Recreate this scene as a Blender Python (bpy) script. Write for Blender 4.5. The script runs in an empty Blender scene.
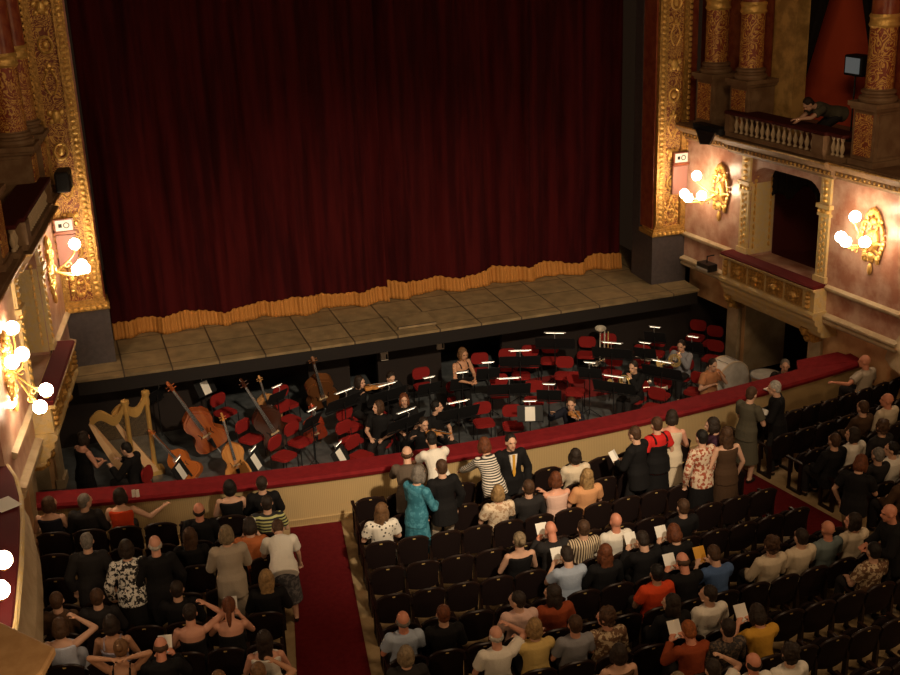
import bpy, bmesh, math, random
from mathutils import Vector, Matrix, Euler
random.seed(7)
sc = bpy.context.scene; COL = sc.collection
V = Vector; PI = math.pi; rad = math.radians
def sr(r, g, b):
    return tuple(((c/255/12.92) if c/255 <= .04045 else ((c/255+.055)/1.055)**2.4) for c in (r, g, b))

# ------------------------------------------------------------------ camera
cam = bpy.data.cameras.new('camera'); camo = bpy.data.objects.new('camera', cam); COL.objects.link(camo); sc.camera = camo
CL = V((-7.272, -25.934, 9.384)); FPX = 1200.0
yaw, pitch, roll = rad(18.06), rad(20.116), rad(-2.092)
FW = V((math.sin(yaw)*math.cos(pitch), math.cos(yaw)*math.cos(pitch), -math.sin(pitch)))
r0 = V((math.cos(yaw), -math.sin(yaw), 0)); u0 = r0.cross(FW)
RT = r0*math.cos(roll)+u0*math.sin(roll); UP = -r0*math.sin(roll)+u0*math.cos(roll)
M = Matrix((RT, UP, -FW)).transposed().to_4x4(); M.translation = CL
camo.matrix_world = M; cam.sensor_width = 36; cam.lens = FPX/900*36; cam.clip_end = 200
def ray(x, y): return FW+RT*((x-450)/FPX)+UP*((337.5-y)/FPX)
def at(x, y, z):
    d = ray(x, y); return CL+d*((z-CL.z)/d.z)
def seen(P):
    q = V(P)-CL; d = q.dot(FW)
    return (450+FPX*q.dot(RT)/d, 337.5-FPX*q.dot(UP)/d)

# ------------------------------------------------------------------ materials
MATS = {}
class N:
    def __init__(s, m): s.t = m.node_tree; s.n = s.t.nodes; s.l = s.t.links
    def __call__(s, kind, inp=None, **kw):
        nd = s.n.new(kind)
        for k, v in kw.items(): setattr(nd, k, v)
        for k, v in (inp or {}).items():
            if isinstance(v, bpy.types.NodeSocket): s.l.new(v, nd.inputs[k])
            else: nd.inputs[k].default_value = v
        return nd
def c4(c): return (c[0], c[1], c[2], 1)
def mat(name, col, rough=.6, metal=0, spec=.4, emit=None, est=1, bump=0, bscale=20, col2=None, cscale=4, sheen=0, pat=None, detail=4, stretch=None, lo=.4, hi=.6):
    """principled; col2 mixes in by noise (pat None), voronoi, wave, brick ..."""
    key = name
    if key in MATS: return MATS[key]
    m = bpy.data.materials.new(name); m.use_nodes = True; n = N(m); b = n.n['Principled BSDF']
    b.inputs['Base Color'].default_value = c4(col); b.inputs['Roughness'].default_value = rough
    b.inputs['Metallic'].default_value = metal; b.inputs['Specular IOR Level'].default_value = spec
    if sheen: b.inputs['Sheen Weight'].default_value = sheen; b.inputs['Sheen Tint'].default_value = c4(col)
    tc = n('ShaderNodeTexCoord'); vec = tc.outputs['Object']
    if stretch: vec = n('ShaderNodeMapping', {'Vector': vec, 'Scale': stretch}).outputs[0]
    if col2 is not None:
        if pat == 'wave':
            t = n('ShaderNodeTexWave', {'Vector': vec, 'Scale': cscale, 'Distortion': 1.0}, bands_direction='Z').outputs['Fac']
        elif pat == 'wavex':
            t = n('ShaderNodeTexWave', {'Vector': vec, 'Scale': cscale, 'Distortion': .6}, bands_direction='X').outputs['Fac']
        elif pat == 'dots':
            t = n('ShaderNodeTexVoronoi', {'Vector': vec, 'Scale': cscale}).outputs['Distance']
        elif pat == 'scroll':
            a = n('ShaderNodeTexNoise', {'Vector': vec, 'Scale': cscale, 'Detail': 2.0, 'Distortion': 2.2}).outputs['Fac']
            a = n('ShaderNodeMath', {0: a, 1: 9.0}, operation='MULTIPLY').outputs[0]
            t = n('ShaderNodeMath', {0: a}, operation='FRACT').outputs[0]
        else:
            t = n('ShaderNodeTexNoise', {'Vector': vec, 'Scale': cscale, 'Detail': float(detail), 'Roughness': .6}).outputs['Fac']
        r = n('ShaderNodeMapRange', {'Value': t, 'From Min': lo, 'From Max': hi})
        mx = n('ShaderNodeMix', {0: r.outputs[0], 6: c4(col), 7: c4(col2)}, data_type='RGBA')
        n.l.new(mx.outputs[2], b.inputs['Base Color'])
    if bump:
        t = n('ShaderNodeTexNoise', {'Vector': vec, 'Scale': bscale, 'Detail': 3.0}).outputs['Fac']
        bp = n('ShaderNodeBump', {'Strength': bump, 'Distance': .03, 'Height': t})
        n.l.new(bp.outputs[0], b.inputs['Normal'])
    if emit:
        b.inputs['Emission Color'].default_value = c4(emit); b.inputs['Emission Strength'].default_value = est
    MATS[key] = m; return m

GOLD = mat('gilding', (.62, .36, .09), .38, .45, .6, bump=.8, bscale=26, col2=(.36, .19, .045), cscale=14)
GOLDB = mat('bright_gilding', (.8, .5, .14), .3, .5, .7, bump=.5, bscale=30)
GOLDORN = mat('gilt_arabesque', (.20, .045, .02), .5, .1, .5, col2=(.66, .38, .09), cscale=3.2, pat='scroll', lo=.45, hi=.6, bump=.7, bscale=22)
GOLDPALE = mat('pale_gilt_stone', (.62, .47, .25), .5, .05, .4, bump=.5, bscale=18, col2=(.66, .47, .18), cscale=9)
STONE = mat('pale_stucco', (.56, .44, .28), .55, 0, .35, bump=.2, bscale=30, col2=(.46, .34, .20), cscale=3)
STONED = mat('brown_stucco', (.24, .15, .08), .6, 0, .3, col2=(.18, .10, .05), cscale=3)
MARBLE = mat('pink_marble', (.36, .15, .09), .3, 0, .45, col2=(.56, .36, .26), cscale=2.2, detail=9, lo=.38, hi=.62)
MARBLEO = mat('ochre_marble', (.60, .30, .13), .4, 0, .4, col2=(.78, .48, .24), cscale=2.4, detail=8, lo=.35, hi=.65)
REDMARBLE = mat('red_marble', (.20, .035, .018), .3, 0, .5, col2=(.30, .08, .03), cscale=5, detail=8)
SHAFT = mat('gilt_red_shaft', (.26, .05, .02), .38, .1, .5, col2=(.66, .37, .09), cscale=2.6, pat='scroll', lo=.5, hi=.62, bump=.6, bscale=20)
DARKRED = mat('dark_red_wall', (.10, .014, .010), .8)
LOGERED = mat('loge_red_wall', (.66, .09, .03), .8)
VELVETD = mat('deep_red_velvet', (.10, .008, .009), .85, 0, .2)
VELVETDD = mat('dark_loge_velvet', (.06, .008, .006), .85, 0, .2)
OCHRE = mat('ochre_stucco', (.56, .34, .11), .55, 0, .3, col2=(.32, .19, .06), cscale=3)
BLACKDRAPE = mat('black_drape', (.010, .007, .006), .95, 0, .1)
VELVET = mat('red_velvet', (.20, .010, .013), .85, 0, .2, sheen=.15, col2=(.16, .007, .010), cscale=7)
PLINTH = mat('dark_grey_plinth', (.075, .062, .062), .55, 0, .35, col2=(.06, .048, .05), cscale=9)
BEIGE = mat('barrier_panel_wood', (.46, .33, .16), .6, 0, .3, col2=(.39, .27, .125), pat='wavex', cscale=9, lo=0, hi=1)
FLOORM = mat('beige_floor', (.42, .30, .16), .6, 0, .3, col2=(.34, .235, .12), cscale=5)
CARPET = mat('red_carpet', (.12, .008, .010), .95, 0, .1, bump=.3, bscale=90, col2=(.10, .006, .008), cscale=12)
PITFLOOR = mat('pit_floor_paint', (.115, .125, .13), .35, 0, .5, col2=(.07, .078, .082), cscale=4)
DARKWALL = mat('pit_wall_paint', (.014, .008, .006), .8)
BLACK = mat('black_paint', (.010, .010, .011), .6, 0, .25)
BLACKM = mat('black_metal', (.014, .014, .015), .3, .2, .5)
CHROME = mat('chrome', (.75, .75, .75), .2, .55, .6)
PAPER = mat('white_paper', (.80, .77, .70), .8, 0, .2)
SEATV = mat('dark_seat_velvet', (.009, .0035, .0032), .8, 0, .2, sheen=.1)
SEATW = mat('dark_seat_wood', (.014, .006, .004), .4, 0, .35)
BRASS = mat('brass', (.85, .62, .25), .22, .5, .7)
CHAIRRED = mat('chair_red_fabric', (.24, .014, .013), .8, 0, .2, sheen=.2)
GLOBE = mat('lit_glass_globe', (1, .9, .75), .3, emit=(1.0, .77, .52), est=52)
LAMPE = mat('lit_stand_lamp', (1, 1, 1), .3, emit=(1.0, .82, .58), est=2.5)

# stage boards: big worn panels with dark joints
def stage_mat():
    m = bpy.data.materials.new('worn_stage_boards'); m.use_nodes = True; n = N(m); b = n.n['Principled BSDF']
    tc = n('ShaderNodeTexCoord')
    mp = n('ShaderNodeMapping', {'Vector': tc.outputs['Object'], 'Location': (.38, .6, 0)})
    br = n('ShaderNodeTexBrick', {'Vector': mp.outputs[0], 'Scale': 1.0, 'Mortar Size': .018, 'Brick Width': 1.02, 'Row Height': 1.02,
        'Color1': c4((.25, .175, .085)), 'Color2': c4((.19, .135, .065)), 'Mortar': c4((.05, .03, .015))}, offset=0.0)
    no = n('ShaderNodeTexNoise', {'Vector': tc.outputs['Object'], 'Scale': 3.0, 'Detail': 8.0})
    mr = n('ShaderNodeMapRange', {'Value': no.outputs['Fac'], 'From Min': .3, 'From Max': .7, 'To Min': .7, 'To Max': 1.25})
    mx = n('ShaderNodeMix', {0: 1.0, 6: br.outputs['Color'], 7: mr.outputs[0]}, data_type='RGBA', blend_type='MULTIPLY')
    n.l.new(mx.outputs[2], b.inputs['Base Color']); b.inputs['Roughness'].default_value = .6
    return m
STAGE = stage_mat()
def curtain_mat():
    m = mat('house_curtain_velvet', (.050, .0042, .0046), .9, 0, .08, sheen=.04, col2=(.026, .0022, .0028), cscale=1.4, stretch=(3, 3, .25))
    return m
CURT = curtain_mat()
FRINGE = mat('gold_fringe', (.50, .22, .045), .7, .1, .3, col2=(.34, .13, .025), pat='wavex', cscale=26, lo=.2, hi=.9, bump=.5, bscale=40)

# ------------------------------------------------------------------ mesh builder
class MB:
    def __init__(s): s.v = []; s.f = []; s.m = []; s.mi = 0
    def _add(s, vs, fs):
        o = len(s.v); s.v.extend([tuple(p) for p in vs]); s.f.extend([tuple(i+o for i in q) for q in fs]); s.m.extend([s.mi]*len(fs)); return s
    def box(s, a, b, R=None, C=None):
        x0, y0, z0 = a; x1, y1, z1 = b
        vs = [V(p) for p in ((x0,y0,z0),(x1,y0,z0),(x1,y1,z0),(x0,y1,z0),(x0,y0,z1),(x1,y0,z1),(x1,y1,z1),(x0,y1,z1))]
        if R is not None: vs = [R@p for p in vs]
        if C is not None: vs = [p+V(C) for p in vs]
        return s._add(vs, [(0,3,2,1),(4,5,6,7),(0,1,5,4),(1,2,6,5),(2,3,7,6),(3,0,4,7)])
    def rings(s, rs, cap=True, closed=False):
        n = len(rs[0]); vs = [p for r in rs for p in r]; fs = []
        k = len(rs)
        for i in range(k if closed else k-1):
            j = (i+1) % k
            for a in range(n):
                b = (a+1) % n; fs.append((i*n+a, i*n+b, j*n+b, j*n+a))
        if cap and not closed: fs.append(tuple(range(n-1, -1, -1))); fs.append(tuple((k-1)*n+a for a in range(n)))
        return s._add(vs, fs)
    def tube(s, pts, r, n=8, closed=False):
        pts = [V(p) for p in pts]; k = len(pts); rr = r if isinstance(r, (list, tuple)) else [r]*k
        out = []; up = None
        for i, p in enumerate(pts):
            a = pts[(i-1) % k] if (closed or i > 0) else p; b = pts[(i+1) % k] if (closed or i < k-1) else p
            t = (b-a).normalized() if (b-a).length > 1e-9 else V((0,0,1))
            if up is None:
                up = V((0,0,1)) if abs(t.z) < .9 else V((1,0,0))
            x = up.cross(t); x = x.normalized() if x.length > 1e-6 else V((1,0,0)).cross(t).normalized()
            y = t.cross(x); up = y
            out.append([p+(x*math.cos(2*PI*j/n)+y*math.sin(2*PI*j/n))*rr[i] for j in range(n)])
        return s.rings(out, closed=closed)
    def cap_tube(s, pts, rr, n=10):
        """rounded ends"""
        pts = [V(p) for p in pts]; s.tube(pts, rr, n); s.ball(pts[0], (rr[0],)*3, n=n); s.ball(pts[-1], (rr[-1],)*3, n=n); return s
    def ball(s, c, r, n=12, m=8, R=None):
        c = V(c); vs = []; fs = []
        if not isinstance(r, (tuple, list)): r = (r, r, r)
        top = 1
        vs.append(V((0,0,r[2])))
        for i in range(1, m):
            a = PI*i/m
            for j in range(n):
                b = 2*PI*j/n; vs.append(V((r[0]*math.sin(a)*math.cos(b), r[1]*math.sin(a)*math.sin(b), r[2]*math.cos(a))))
        vs.append(V((0,0,-r[2])))
        for j in range(n): fs.append((0, 1+j, 1+(j+1) % n))
        for i in range(m-2):
            for j in range(n):
                p = 1+i*n+j; q = 1+i*n+(j+1) % n; fs.append((p, p+n, q+n, q))
        L = len(vs)-1
        for j in range(n): fs.append((L, 1+(m-2)*n+(j+1) % n, 1+(m-2)*n+j))
        if R is not None: vs = [R@p for p in vs]
        return s._add([p+c for p in vs], fs)
    def lathe(s, prof, C=(0,0,0), R=None, n=14):
        rs = []
        for r, z in prof:
            ring = [V((r*math.cos(2*PI*j/n), r*math.sin(2*PI*j/n), z)) for j in range(n)]
            if R is not None: ring = [R@p for p in ring]
            rs.append([p+V(C) for p in ring])
        return s.rings(rs)
    def prism(s, poly, d, R=None, C=(0,0,0)):
        """poly in local XY, extruded along +Z by d"""
        n = len(poly); a = [V((p[0], p[1], 0)) for p in poly]; b = [V((p[0], p[1], d)) for p in poly]
        vs = a+b
        if R is not None: vs = [R@p for p in vs]
        vs = [p+V(C) for p in vs]
        return s._add(vs, [tuple(range(n-1, -1, -1)), tuple(range(n, 2*n))]+[(i, (i+1) % n, n+(i+1) % n, n+i) for i in range(n)])
    def grid(s, P, nu, nv):
        vs = [P(i/(nu-1), j/(nv-1)) for j in range(nv) for i in range(nu)]
        return s._add(vs, [(j*nu+i, j*nu+i+1, (j+1)*nu+i+1, (j+1)*nu+i) for j in range(nv-1) for i in range(nu-1)])
    def xf(s, f): s.v = [tuple(f(V(p))) for p in s.v]; return s
    def mesh(s, name, mats, smooth=True, fix=True):
        me = bpy.data.meshes.new(name); me.from_pydata(s.v, [], s.f)
        for k in (mats if isinstance(mats, (list, tuple)) else [mats]): me.materials.append(k)
        me.polygons.foreach_set('material_index', s.m)
        if fix:
            bm = bmesh.new(); bm.from_mesh(me); bmesh.ops.recalc_face_normals(bm, faces=bm.faces); bm.to_mesh(me); bm.free()
        if smooth:
            me.polygons.foreach_set('use_smooth', [True]*len(me.polygons))
            try: me.set_sharp_from_angle(angle=rad(38))
            except Exception: pass
        me.update(); return me
    def build(s, name, mats, parent=None, smooth=True):
        return link(name, s.mesh(name, mats, smooth), parent)
def link(name, me, parent=None):
    o = bpy.data.objects.new(name, me); COL.objects.link(o)
    if parent is not None: o.parent = parent
    return o
def bevel(o, w=.01, seg=2):
    md = o.modifiers.new('bevel', 'BEVEL'); md.width = w; md.segments = seg; md.limit_method = 'ANGLE'; md.angle_limit = rad(40); return o
def tag(o, label=None, cat=None, group=None, kind=None):
    if label: o['label'] = label
    if cat: o['category'] = cat
    if group: o['group'] = group
    if kind: o['kind'] = kind
    return o
def thing(name, label, cat, loc=(0,0,0), rz=0, group=None, scale=None):
    o = bpy.data.objects.new(name, None); COL.objects.link(o); o.empty_display_size = .1
    o.location = loc; o.rotation_euler = (0, 0, rz)
    if scale: o.scale = (scale,)*3
    return tag(o, label, cat, group)
def struct(name, mb, m, label=None, smooth=True):
    o = mb.build(name, m, None, smooth); o['kind'] = 'structure'
    if label: o['label'] = label
    return o
KIDS = {}
def copy_tree(o, parent=None):
    c = o.copy(); COL.objects.link(c)
    if parent is not None: c.parent = parent
    for ch in [q for q in o.children]: copy_tree(ch, c)
    return c
ORD = ['first','second','third','fourth','fifth','sixth','seventh','eighth','ninth','tenth','eleventh','twelfth','thirteenth','fourteenth','fifteenth','sixteenth','seventeenth','eighteenth','nineteenth','twentieth']

# ------------------------------------------------------------------ levels
ZA, ZP = -1.1, -1.95          # stalls floor, pit floor (stage = 0)
def arc(x): return x*x/70.0   # rows and barrier bow towards the audience

# stalls floor, pit floor, stage
mb = MB(); n = 40
for i in range(n):
    x0 = -11+22*i/n; x1 = -11+22*(i+1)/n
    ya = -6.75+arc(max(-9, min(9, x0))); yb = -6.75+arc(max(-9, min(9, x1)))
    mb._add([(x0,-24,ZA),(x1,-24,ZA),(x1,yb,ZA),(x0,ya,ZA),(x0,-24,ZA-.3),(x1,-24,ZA-.3),(x1,yb,ZA-.3),(x0,ya,ZA-.3)], [(0,1,2,3),(7,6,5,4),(3,2,6,7),(0,4,5,1)])
struct('floor', mb, FLOORM, 'beige stalls floor under the seat rows')
struct('pit_floor', MB().box((-9.5,-7.4,ZP-.1),(9.5,2.6,ZP)), PITFLOOR, 'dark grey orchestra pit floor')
mb = MB(); xs = [-7.5+15*i/24 for i in range(25)]
fr = [(x, -.86-.10*(1-(x/7.5)**2)) for x in xs]
mb.prism([(7.55, 7.5), (-7.55, 7.5), (-7.55,0), (-7.5,-.82)]+fr[1:-1]+[(7.5,-.82), (7.55,0)], .06, C=(0,0,-.06))
struct('stage_floor', mb, STAGE, 'worn brown stage floor in front of the curtain')
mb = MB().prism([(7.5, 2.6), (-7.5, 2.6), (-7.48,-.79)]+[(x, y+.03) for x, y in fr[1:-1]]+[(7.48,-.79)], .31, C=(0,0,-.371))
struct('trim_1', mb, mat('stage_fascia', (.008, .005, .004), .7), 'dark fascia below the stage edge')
# pit back wall with openings under the stage
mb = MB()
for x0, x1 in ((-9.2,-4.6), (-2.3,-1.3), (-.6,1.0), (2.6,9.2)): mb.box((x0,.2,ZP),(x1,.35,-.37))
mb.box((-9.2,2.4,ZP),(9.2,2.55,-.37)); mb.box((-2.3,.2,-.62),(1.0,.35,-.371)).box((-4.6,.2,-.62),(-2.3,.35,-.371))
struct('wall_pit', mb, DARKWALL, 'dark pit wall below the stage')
# ------------------------------------------------------------------ side walls (s along the wall from the stage pier, n into the hall, z up)
SPL = {1: .1093, -1: .150}
def W(side, s, n, z):
    k = SPL[side]; c = math.sqrt(1-k*k); return V((side*(7.5+k*s-c*n), -c*s-k*n, z))
def wbox(mb, side, s0, s1, n0, n1, z0, z1):
    mb._add([W(side,*p) for p in ((s0,n0,z0),(s1,n0,z0),(s1,n1,z0),(s0,n1,z0),(s0,n0,z1),(s1,n0,z1),(s1,n1,z1),(s0,n1,z1))],
            [(0,3,2,1),(4,5,6,7),(0,1,5,4),(1,2,6,5),(2,3,7,6),(3,0,4,7)]); return mb
def sweep(mb, side, prof, s0, s1):
    a = [W(side, s0, n, z) for n, z in prof]; b = [W(side, s1, n, z) for n, z in prof]
    mb.rings([a, b]); return mb
def wroot(name, label, cat, side, s, n, z, group=None):
    p = W(side, s, n, z)
    return thing(name, label, cat, p, (PI/2+math.asin(SPL[1])) if side > 0 else -(PI/2+math.asin(SPL[-1])), group)
TN = [1]
def trim(mb, m, smooth=True, label=None):
    TN[0] += 1; return struct('trim_%d' % TN[0], mb, m, label, smooth)
SN = {1: 'right', -1: 'left'}
for sd in (1, -1):
    S_ = SN[sd]; E = 7.35 if sd > 0 else 7.2
    mb = MB()
    wbox(mb, sd, -.1, 2.5, -.7, 0, .45, 4.0); wbox(mb, sd, 4.85, E+.6, -.7, 0, .45, 4.0)
    wbox(mb, sd, 2.5, 4.85, -.7, 0, 3.45, 4.0); wbox(mb, sd, 2.5, 4.85, -.7, 0, .45, 1.24)
    # rounded shoulders of the box opening
    for s0, q in ((2.5, 1), (4.85, -1)):
        pts = [(s0, 3.46), (s0, 2.95)]+[(s0+q*.5*(1-math.cos(a)), 2.95+.5*math.sin(a)) for a in [PI/2*i/6 for i in range(1, 7)]]
        mb.rings([[W(sd, s, n, z) for s, z in pts] for n in (-.7, 0)])
    struct('wall_'+S_, mb, MARBLE, 'pink marble side wall of the %s boxes' % S_, smooth=False)
    mb = MB()
    wbox(mb, sd, -.2, 1.92, -.85, -.35, -.42, .46); wbox(mb, sd, 1.46, 1.92, -.85, -.35, ZP, -.42); wbox(mb, sd, 4.43, E+1.2, -.85, -.35, ZP, .46); wbox(mb, sd, 1.92, 4.43, -.85, -.35, .05, .46)
    struct('wall_%s_lower' % S_, mb, MARBLEO, 'ochre marble lower wall on the %s' % S_, smooth=False)
    # door surround and dark passage
    mb = MB()
    for a, b in ((1.5, 1.92), (4.43, 4.83)):
        wbox(mb, sd, a, b, -.4, -.27, ZP, .06); wbox(mb, sd, a-.04, b+.04, -.4, -.22, -.10, .12); wbox(mb, sd, a-.04, b+.04, -.4, -.22, ZP, ZP+.2)
    wbox(mb, sd, 1.9, 4.45, -.5, -.25, .04, .16); wbox(mb, sd, 1.80, 1.93, -1.75, -.5, ZP, .1)
    trim(mb, STONE, False, 'pale stucco surround of the %s pit doorway' % S_)
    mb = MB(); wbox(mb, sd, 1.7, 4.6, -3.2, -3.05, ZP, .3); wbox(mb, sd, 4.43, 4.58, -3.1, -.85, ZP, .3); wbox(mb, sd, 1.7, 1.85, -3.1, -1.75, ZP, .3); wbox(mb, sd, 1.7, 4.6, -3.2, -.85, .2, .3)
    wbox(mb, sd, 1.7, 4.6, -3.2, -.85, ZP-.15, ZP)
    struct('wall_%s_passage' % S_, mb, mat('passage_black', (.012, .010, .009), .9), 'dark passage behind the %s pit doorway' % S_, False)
    # string courses
    lowp = [(-.36,.40),(.03,.42),(.10,.48),(.10,.52),(.06,.54),(.13,.60),(.13,.64),(.0,.68),(-.2,.68)]
    upp = [(-.05,1.17),(.05,1.18),(.09,1.23),(.09,1.27),(.0,1.31),(-.05,1.31)]
    mb = MB()
    for a, b in ((0, 2.0), (5.2, E)): sweep(mb, sd, lowp, a, b); sweep(mb, sd, upp, a, b)
    trim(mb, STONE, False, 'stucco string courses on the %s wall' % S_)
    # box parapet with panels
    mb = MB(); wbox(mb, sd, 2.0, 5.2, 0, .33, .62, 1.24)
    basep = [(-.36,.08),(.08,.10),(.12,.15),(.12,.22),(.20,.26),(.22,.32),(.22,.38),(.29,.42),(.31,.47),(.31,.53),(.36,.57),(.38,.61),(.38,.67),(.34,.71),(-.1,.72)]
    sweep(mb, sd, basep, 1.95, 5.24)
    sweep(mb, sd, [(.30,1.17),(.40,1.19),(.42,1.24),(.30,1.24)], 1.97, 5.23)
    trim(mb, GOLDPALE, False, 'gilt stucco parapet of the %s stage box' % S_)
    mb = MB()
    for i in range(4):
        a = 2.34+.64*i; wbox(mb, sd, a, a+.56, .32, .35, .76, 1.15)
        c = W(sd, a+.29, .36, .95); mb.ball(c, (.09,.09,.09), 8, 6)
        for da in (0.0, PI/2, PI, 3*PI/2):
            mb.ball(W(sd, a+.29+.13*math.cos(da), .36, .95+.12*math.sin(da)), .045, 6, 5)
    for a in (2.16, 5.02):
        for z in (.82, .92, 1.02, 1.11): mb.ball(W(sd, a, .36, z), (.07,.06,.06), 8, 5)
    trim(mb, GOLD, True, 'gilt relief panels on the %s box parapet' % S_)
    mb = MB(); sweep(mb, sd, [(.06,1.24),(.38,1.24),(.41,1.28),(.38,1.32),(.06,1.33)], 2.0, 5.2)
    trim(mb, VELVETD, False, 'red velvet top of the %s box parapet' % S_)
    # corbels under the parapet
    mb = MB()
    for a in (1.9, 4.62):
        mb.rings([[W(sd, s, n, z) for n, z in ((-.3,.2),(.16,.2),(.18,.12),(.10,.04),(.04,-.02),(.05,-.10),(-.05,-.16),(-.3,-.16))] for s in (a, a+.22)])
        mb.ball(W(sd, a+.11, .12, .10), .09, 8, 6); mb.ball(W(sd, a+.11, .03, -.08), .07, 8, 6)
    trim(mb, GOLD, True, 'gilt corbels under the %s box' % S_)
    # pilasters of the box opening, gilt
    mb = MB()
    for a, b in ((2.2, 2.5), (4.85, 5.15)):
        wbox(mb, sd, a, b, 0, .06, 1.33, 2.95); wbox(mb, sd, a-.04, b+.04, 0, .09, 1.33, 1.46)
        wbox(mb, sd, a-.04, b+.04, 0, .09, 2.78, 2.84); wbox(mb, sd, a-.06, b+.06, 0, .12, 2.95, 3.04); wbox(mb, sd, a, b, 0, .06, 3.04, 3.62); wbox(mb, sd, a-.05, b+.05, 0, .12, 3.62, 3.72)
    trim(mb, GOLDPALE, False, 'gilt pilasters beside the %s box opening' % S_)
    mb = MB()
    for a, b in ((2.2, 2.5), (4.85, 5.15)):
        c = (a+b)/2
        for i in range(9):
            z = 1.55+.145*i; mb.ball(W(sd, c-.05, .06, z), (.03,.035,.05), 6, 5); mb.ball(W(sd, c+.05, .06, z+.06), (.03,.035,.05), 6, 5)
        for i in range(4): mb.ball(W(sd, c, .06, 3.12+.13*i), (.05,.08,.05), 8, 5)
        for q in (-.12, 0, .12): mb.ball(W(sd, c+q, .08, 2.89), .05, 7, 5)
    for i in range(10): # gilt moulding on the jamb facing the audience
        for nn in (-.12, -.58): mb.ball(W(sd, 2.51, nn, 1.5+.16*i), (.03,.05,.07), 6, 5)
    for i in range(7):
        a = PI*i/6; mb.ball(W(sd, 2.51, -.35+.23*math.cos(a), 3.05+.23*math.sin(a)), .05, 6, 5)
    trim(mb, GOLDB, True, 'gilt ornament of the %s box pilasters' % S_)
    mb = MB(); wbox(mb, sd, 2.44, 2.505, -.68, -.02, 1.3, 3.40)
    trim(mb, GOLDPALE, False, 'gilt panelled jamb of the %s box' % S_)
    # inside of the box
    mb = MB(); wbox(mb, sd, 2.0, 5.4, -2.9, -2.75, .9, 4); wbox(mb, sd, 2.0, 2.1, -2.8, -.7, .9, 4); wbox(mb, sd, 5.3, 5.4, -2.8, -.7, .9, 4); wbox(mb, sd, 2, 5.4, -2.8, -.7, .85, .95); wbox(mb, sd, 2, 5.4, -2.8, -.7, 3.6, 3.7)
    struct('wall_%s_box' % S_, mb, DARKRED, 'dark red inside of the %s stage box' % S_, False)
    # cornice
    mb = MB()
    cp = lambda e: [(-.1,3.62),(.06+e,3.64),(.08+e,3.70),(.14+e,3.72),(.14+e,3.82),(.22+e,3.86),(.30+e,3.92),(.34+e,3.98),(.34+e,4.03),(-.1,4.06)]
    sweep(mb, sd, cp(0), -.05, 1.8); sweep(mb, sd, cp(.1), 1.8, 5.32); sweep(mb, sd, cp(0), 5.32, 9.5)
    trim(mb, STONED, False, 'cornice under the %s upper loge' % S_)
    mb = MB()
    for a, b, e in ((0, 1.8, 0), (1.8, 5.32, .1), (5.32, 9.3, 0)):
        sweep(mb, sd, [(.1+e,3.715),(.155+e,3.72),(.155+e,3.735),(.1+e,3.74)], a, b); sweep(mb, sd, [(.2+e,3.985),(.355+e,3.99),(.355+e,4.02),(.2+e,4.025)], a, b)
        k = int((b-a)/.13)
        for i in range(k): mb.ball(W(sd, a+(i+.5)*(b-a)/k, .14+e, 3.775), (.035,.035,.04), 6, 5)
    trim(mb, GOLD, True, 'gilt beading of the %s cornice' % S_)
    # upper loge: floor, walls, pier, drapes
    mb = MB(); wbox(mb, sd, -.1, 9.5, -3.2, .3, 3.94, 4.055); struct('floor_%s_loge' % S_, mb, STONED, 'floor of the %s upper loge' % S_, False)
    mb = MB(); wbox(mb, sd, -.4, 9.5, -2.75, -2.6, 4.05, 10.5); struct('wall_%s_loge' % S_, mb, LOGERED, 'red back wall of the %s upper loge' % S_, False)
    mb = MB(); wbox(mb, sd, -.4, 2.25, -.85, -.6, 4.05, 10.5); wbox(mb, sd, 5.45, 9.5, -.85, -.6, 4.05, 10.5)
    struct('wall_%s_upper' % S_, mb, REDMARBLE, 'red marble upper wall on the %s' % S_, False)
    mb = MB(); wbox(mb, sd, 2.22, 3.0, -.95, -.6, 4.05, 10.5); trim(mb, OCHRE, False, 'plain pier beside the %s upper loge' % S_)
    def drape(label, edge, base):
        def P(u, v):
            z = 4.1+6.2*v; a = base(z); b = edge(z); s = a+(b-a)*u
            return W(sd, s, -1.05+.05*math.sin(u*26), z)
        m = MB().grid(P, 40, 24); o = m.build('drape', BLACKDRAPE); so = o.modifiers.new('thick', 'SOLIDIFY'); so.thickness = .03
        tag(o, label, 'drape'); return o
    drape('dark drape swept back behind the pier of the %s upper loge' % S_, lambda z: 2.72+max(0, z-4.9)*.36, lambda z: 2.3)
    drape('dark drape on the audience side of the %s upper loge opening' % S_, lambda z: 5.05-max(0, z-5.2)*.30, lambda z: 5.7)
    # black valance inside the stage box
    def P(u, v):
        s = 2.5+2.35*u; d = 2.78-.30*math.cos(2*PI*u)*(.6 if u < .5 else 1)+.12*math.sin(u*17)
        return W(sd, s, -.62+.03*math.sin(u*60), d+(3.5-d)*v)
    o = MB().grid(P, 60, 8).build('valance', BLACKDRAPE); o.modifiers.new('thick', 'SOLIDIFY').thickness = .02
    tag(o, 'black swagged valance in the top of the %s stage box' % S_, 'valance')

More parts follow.
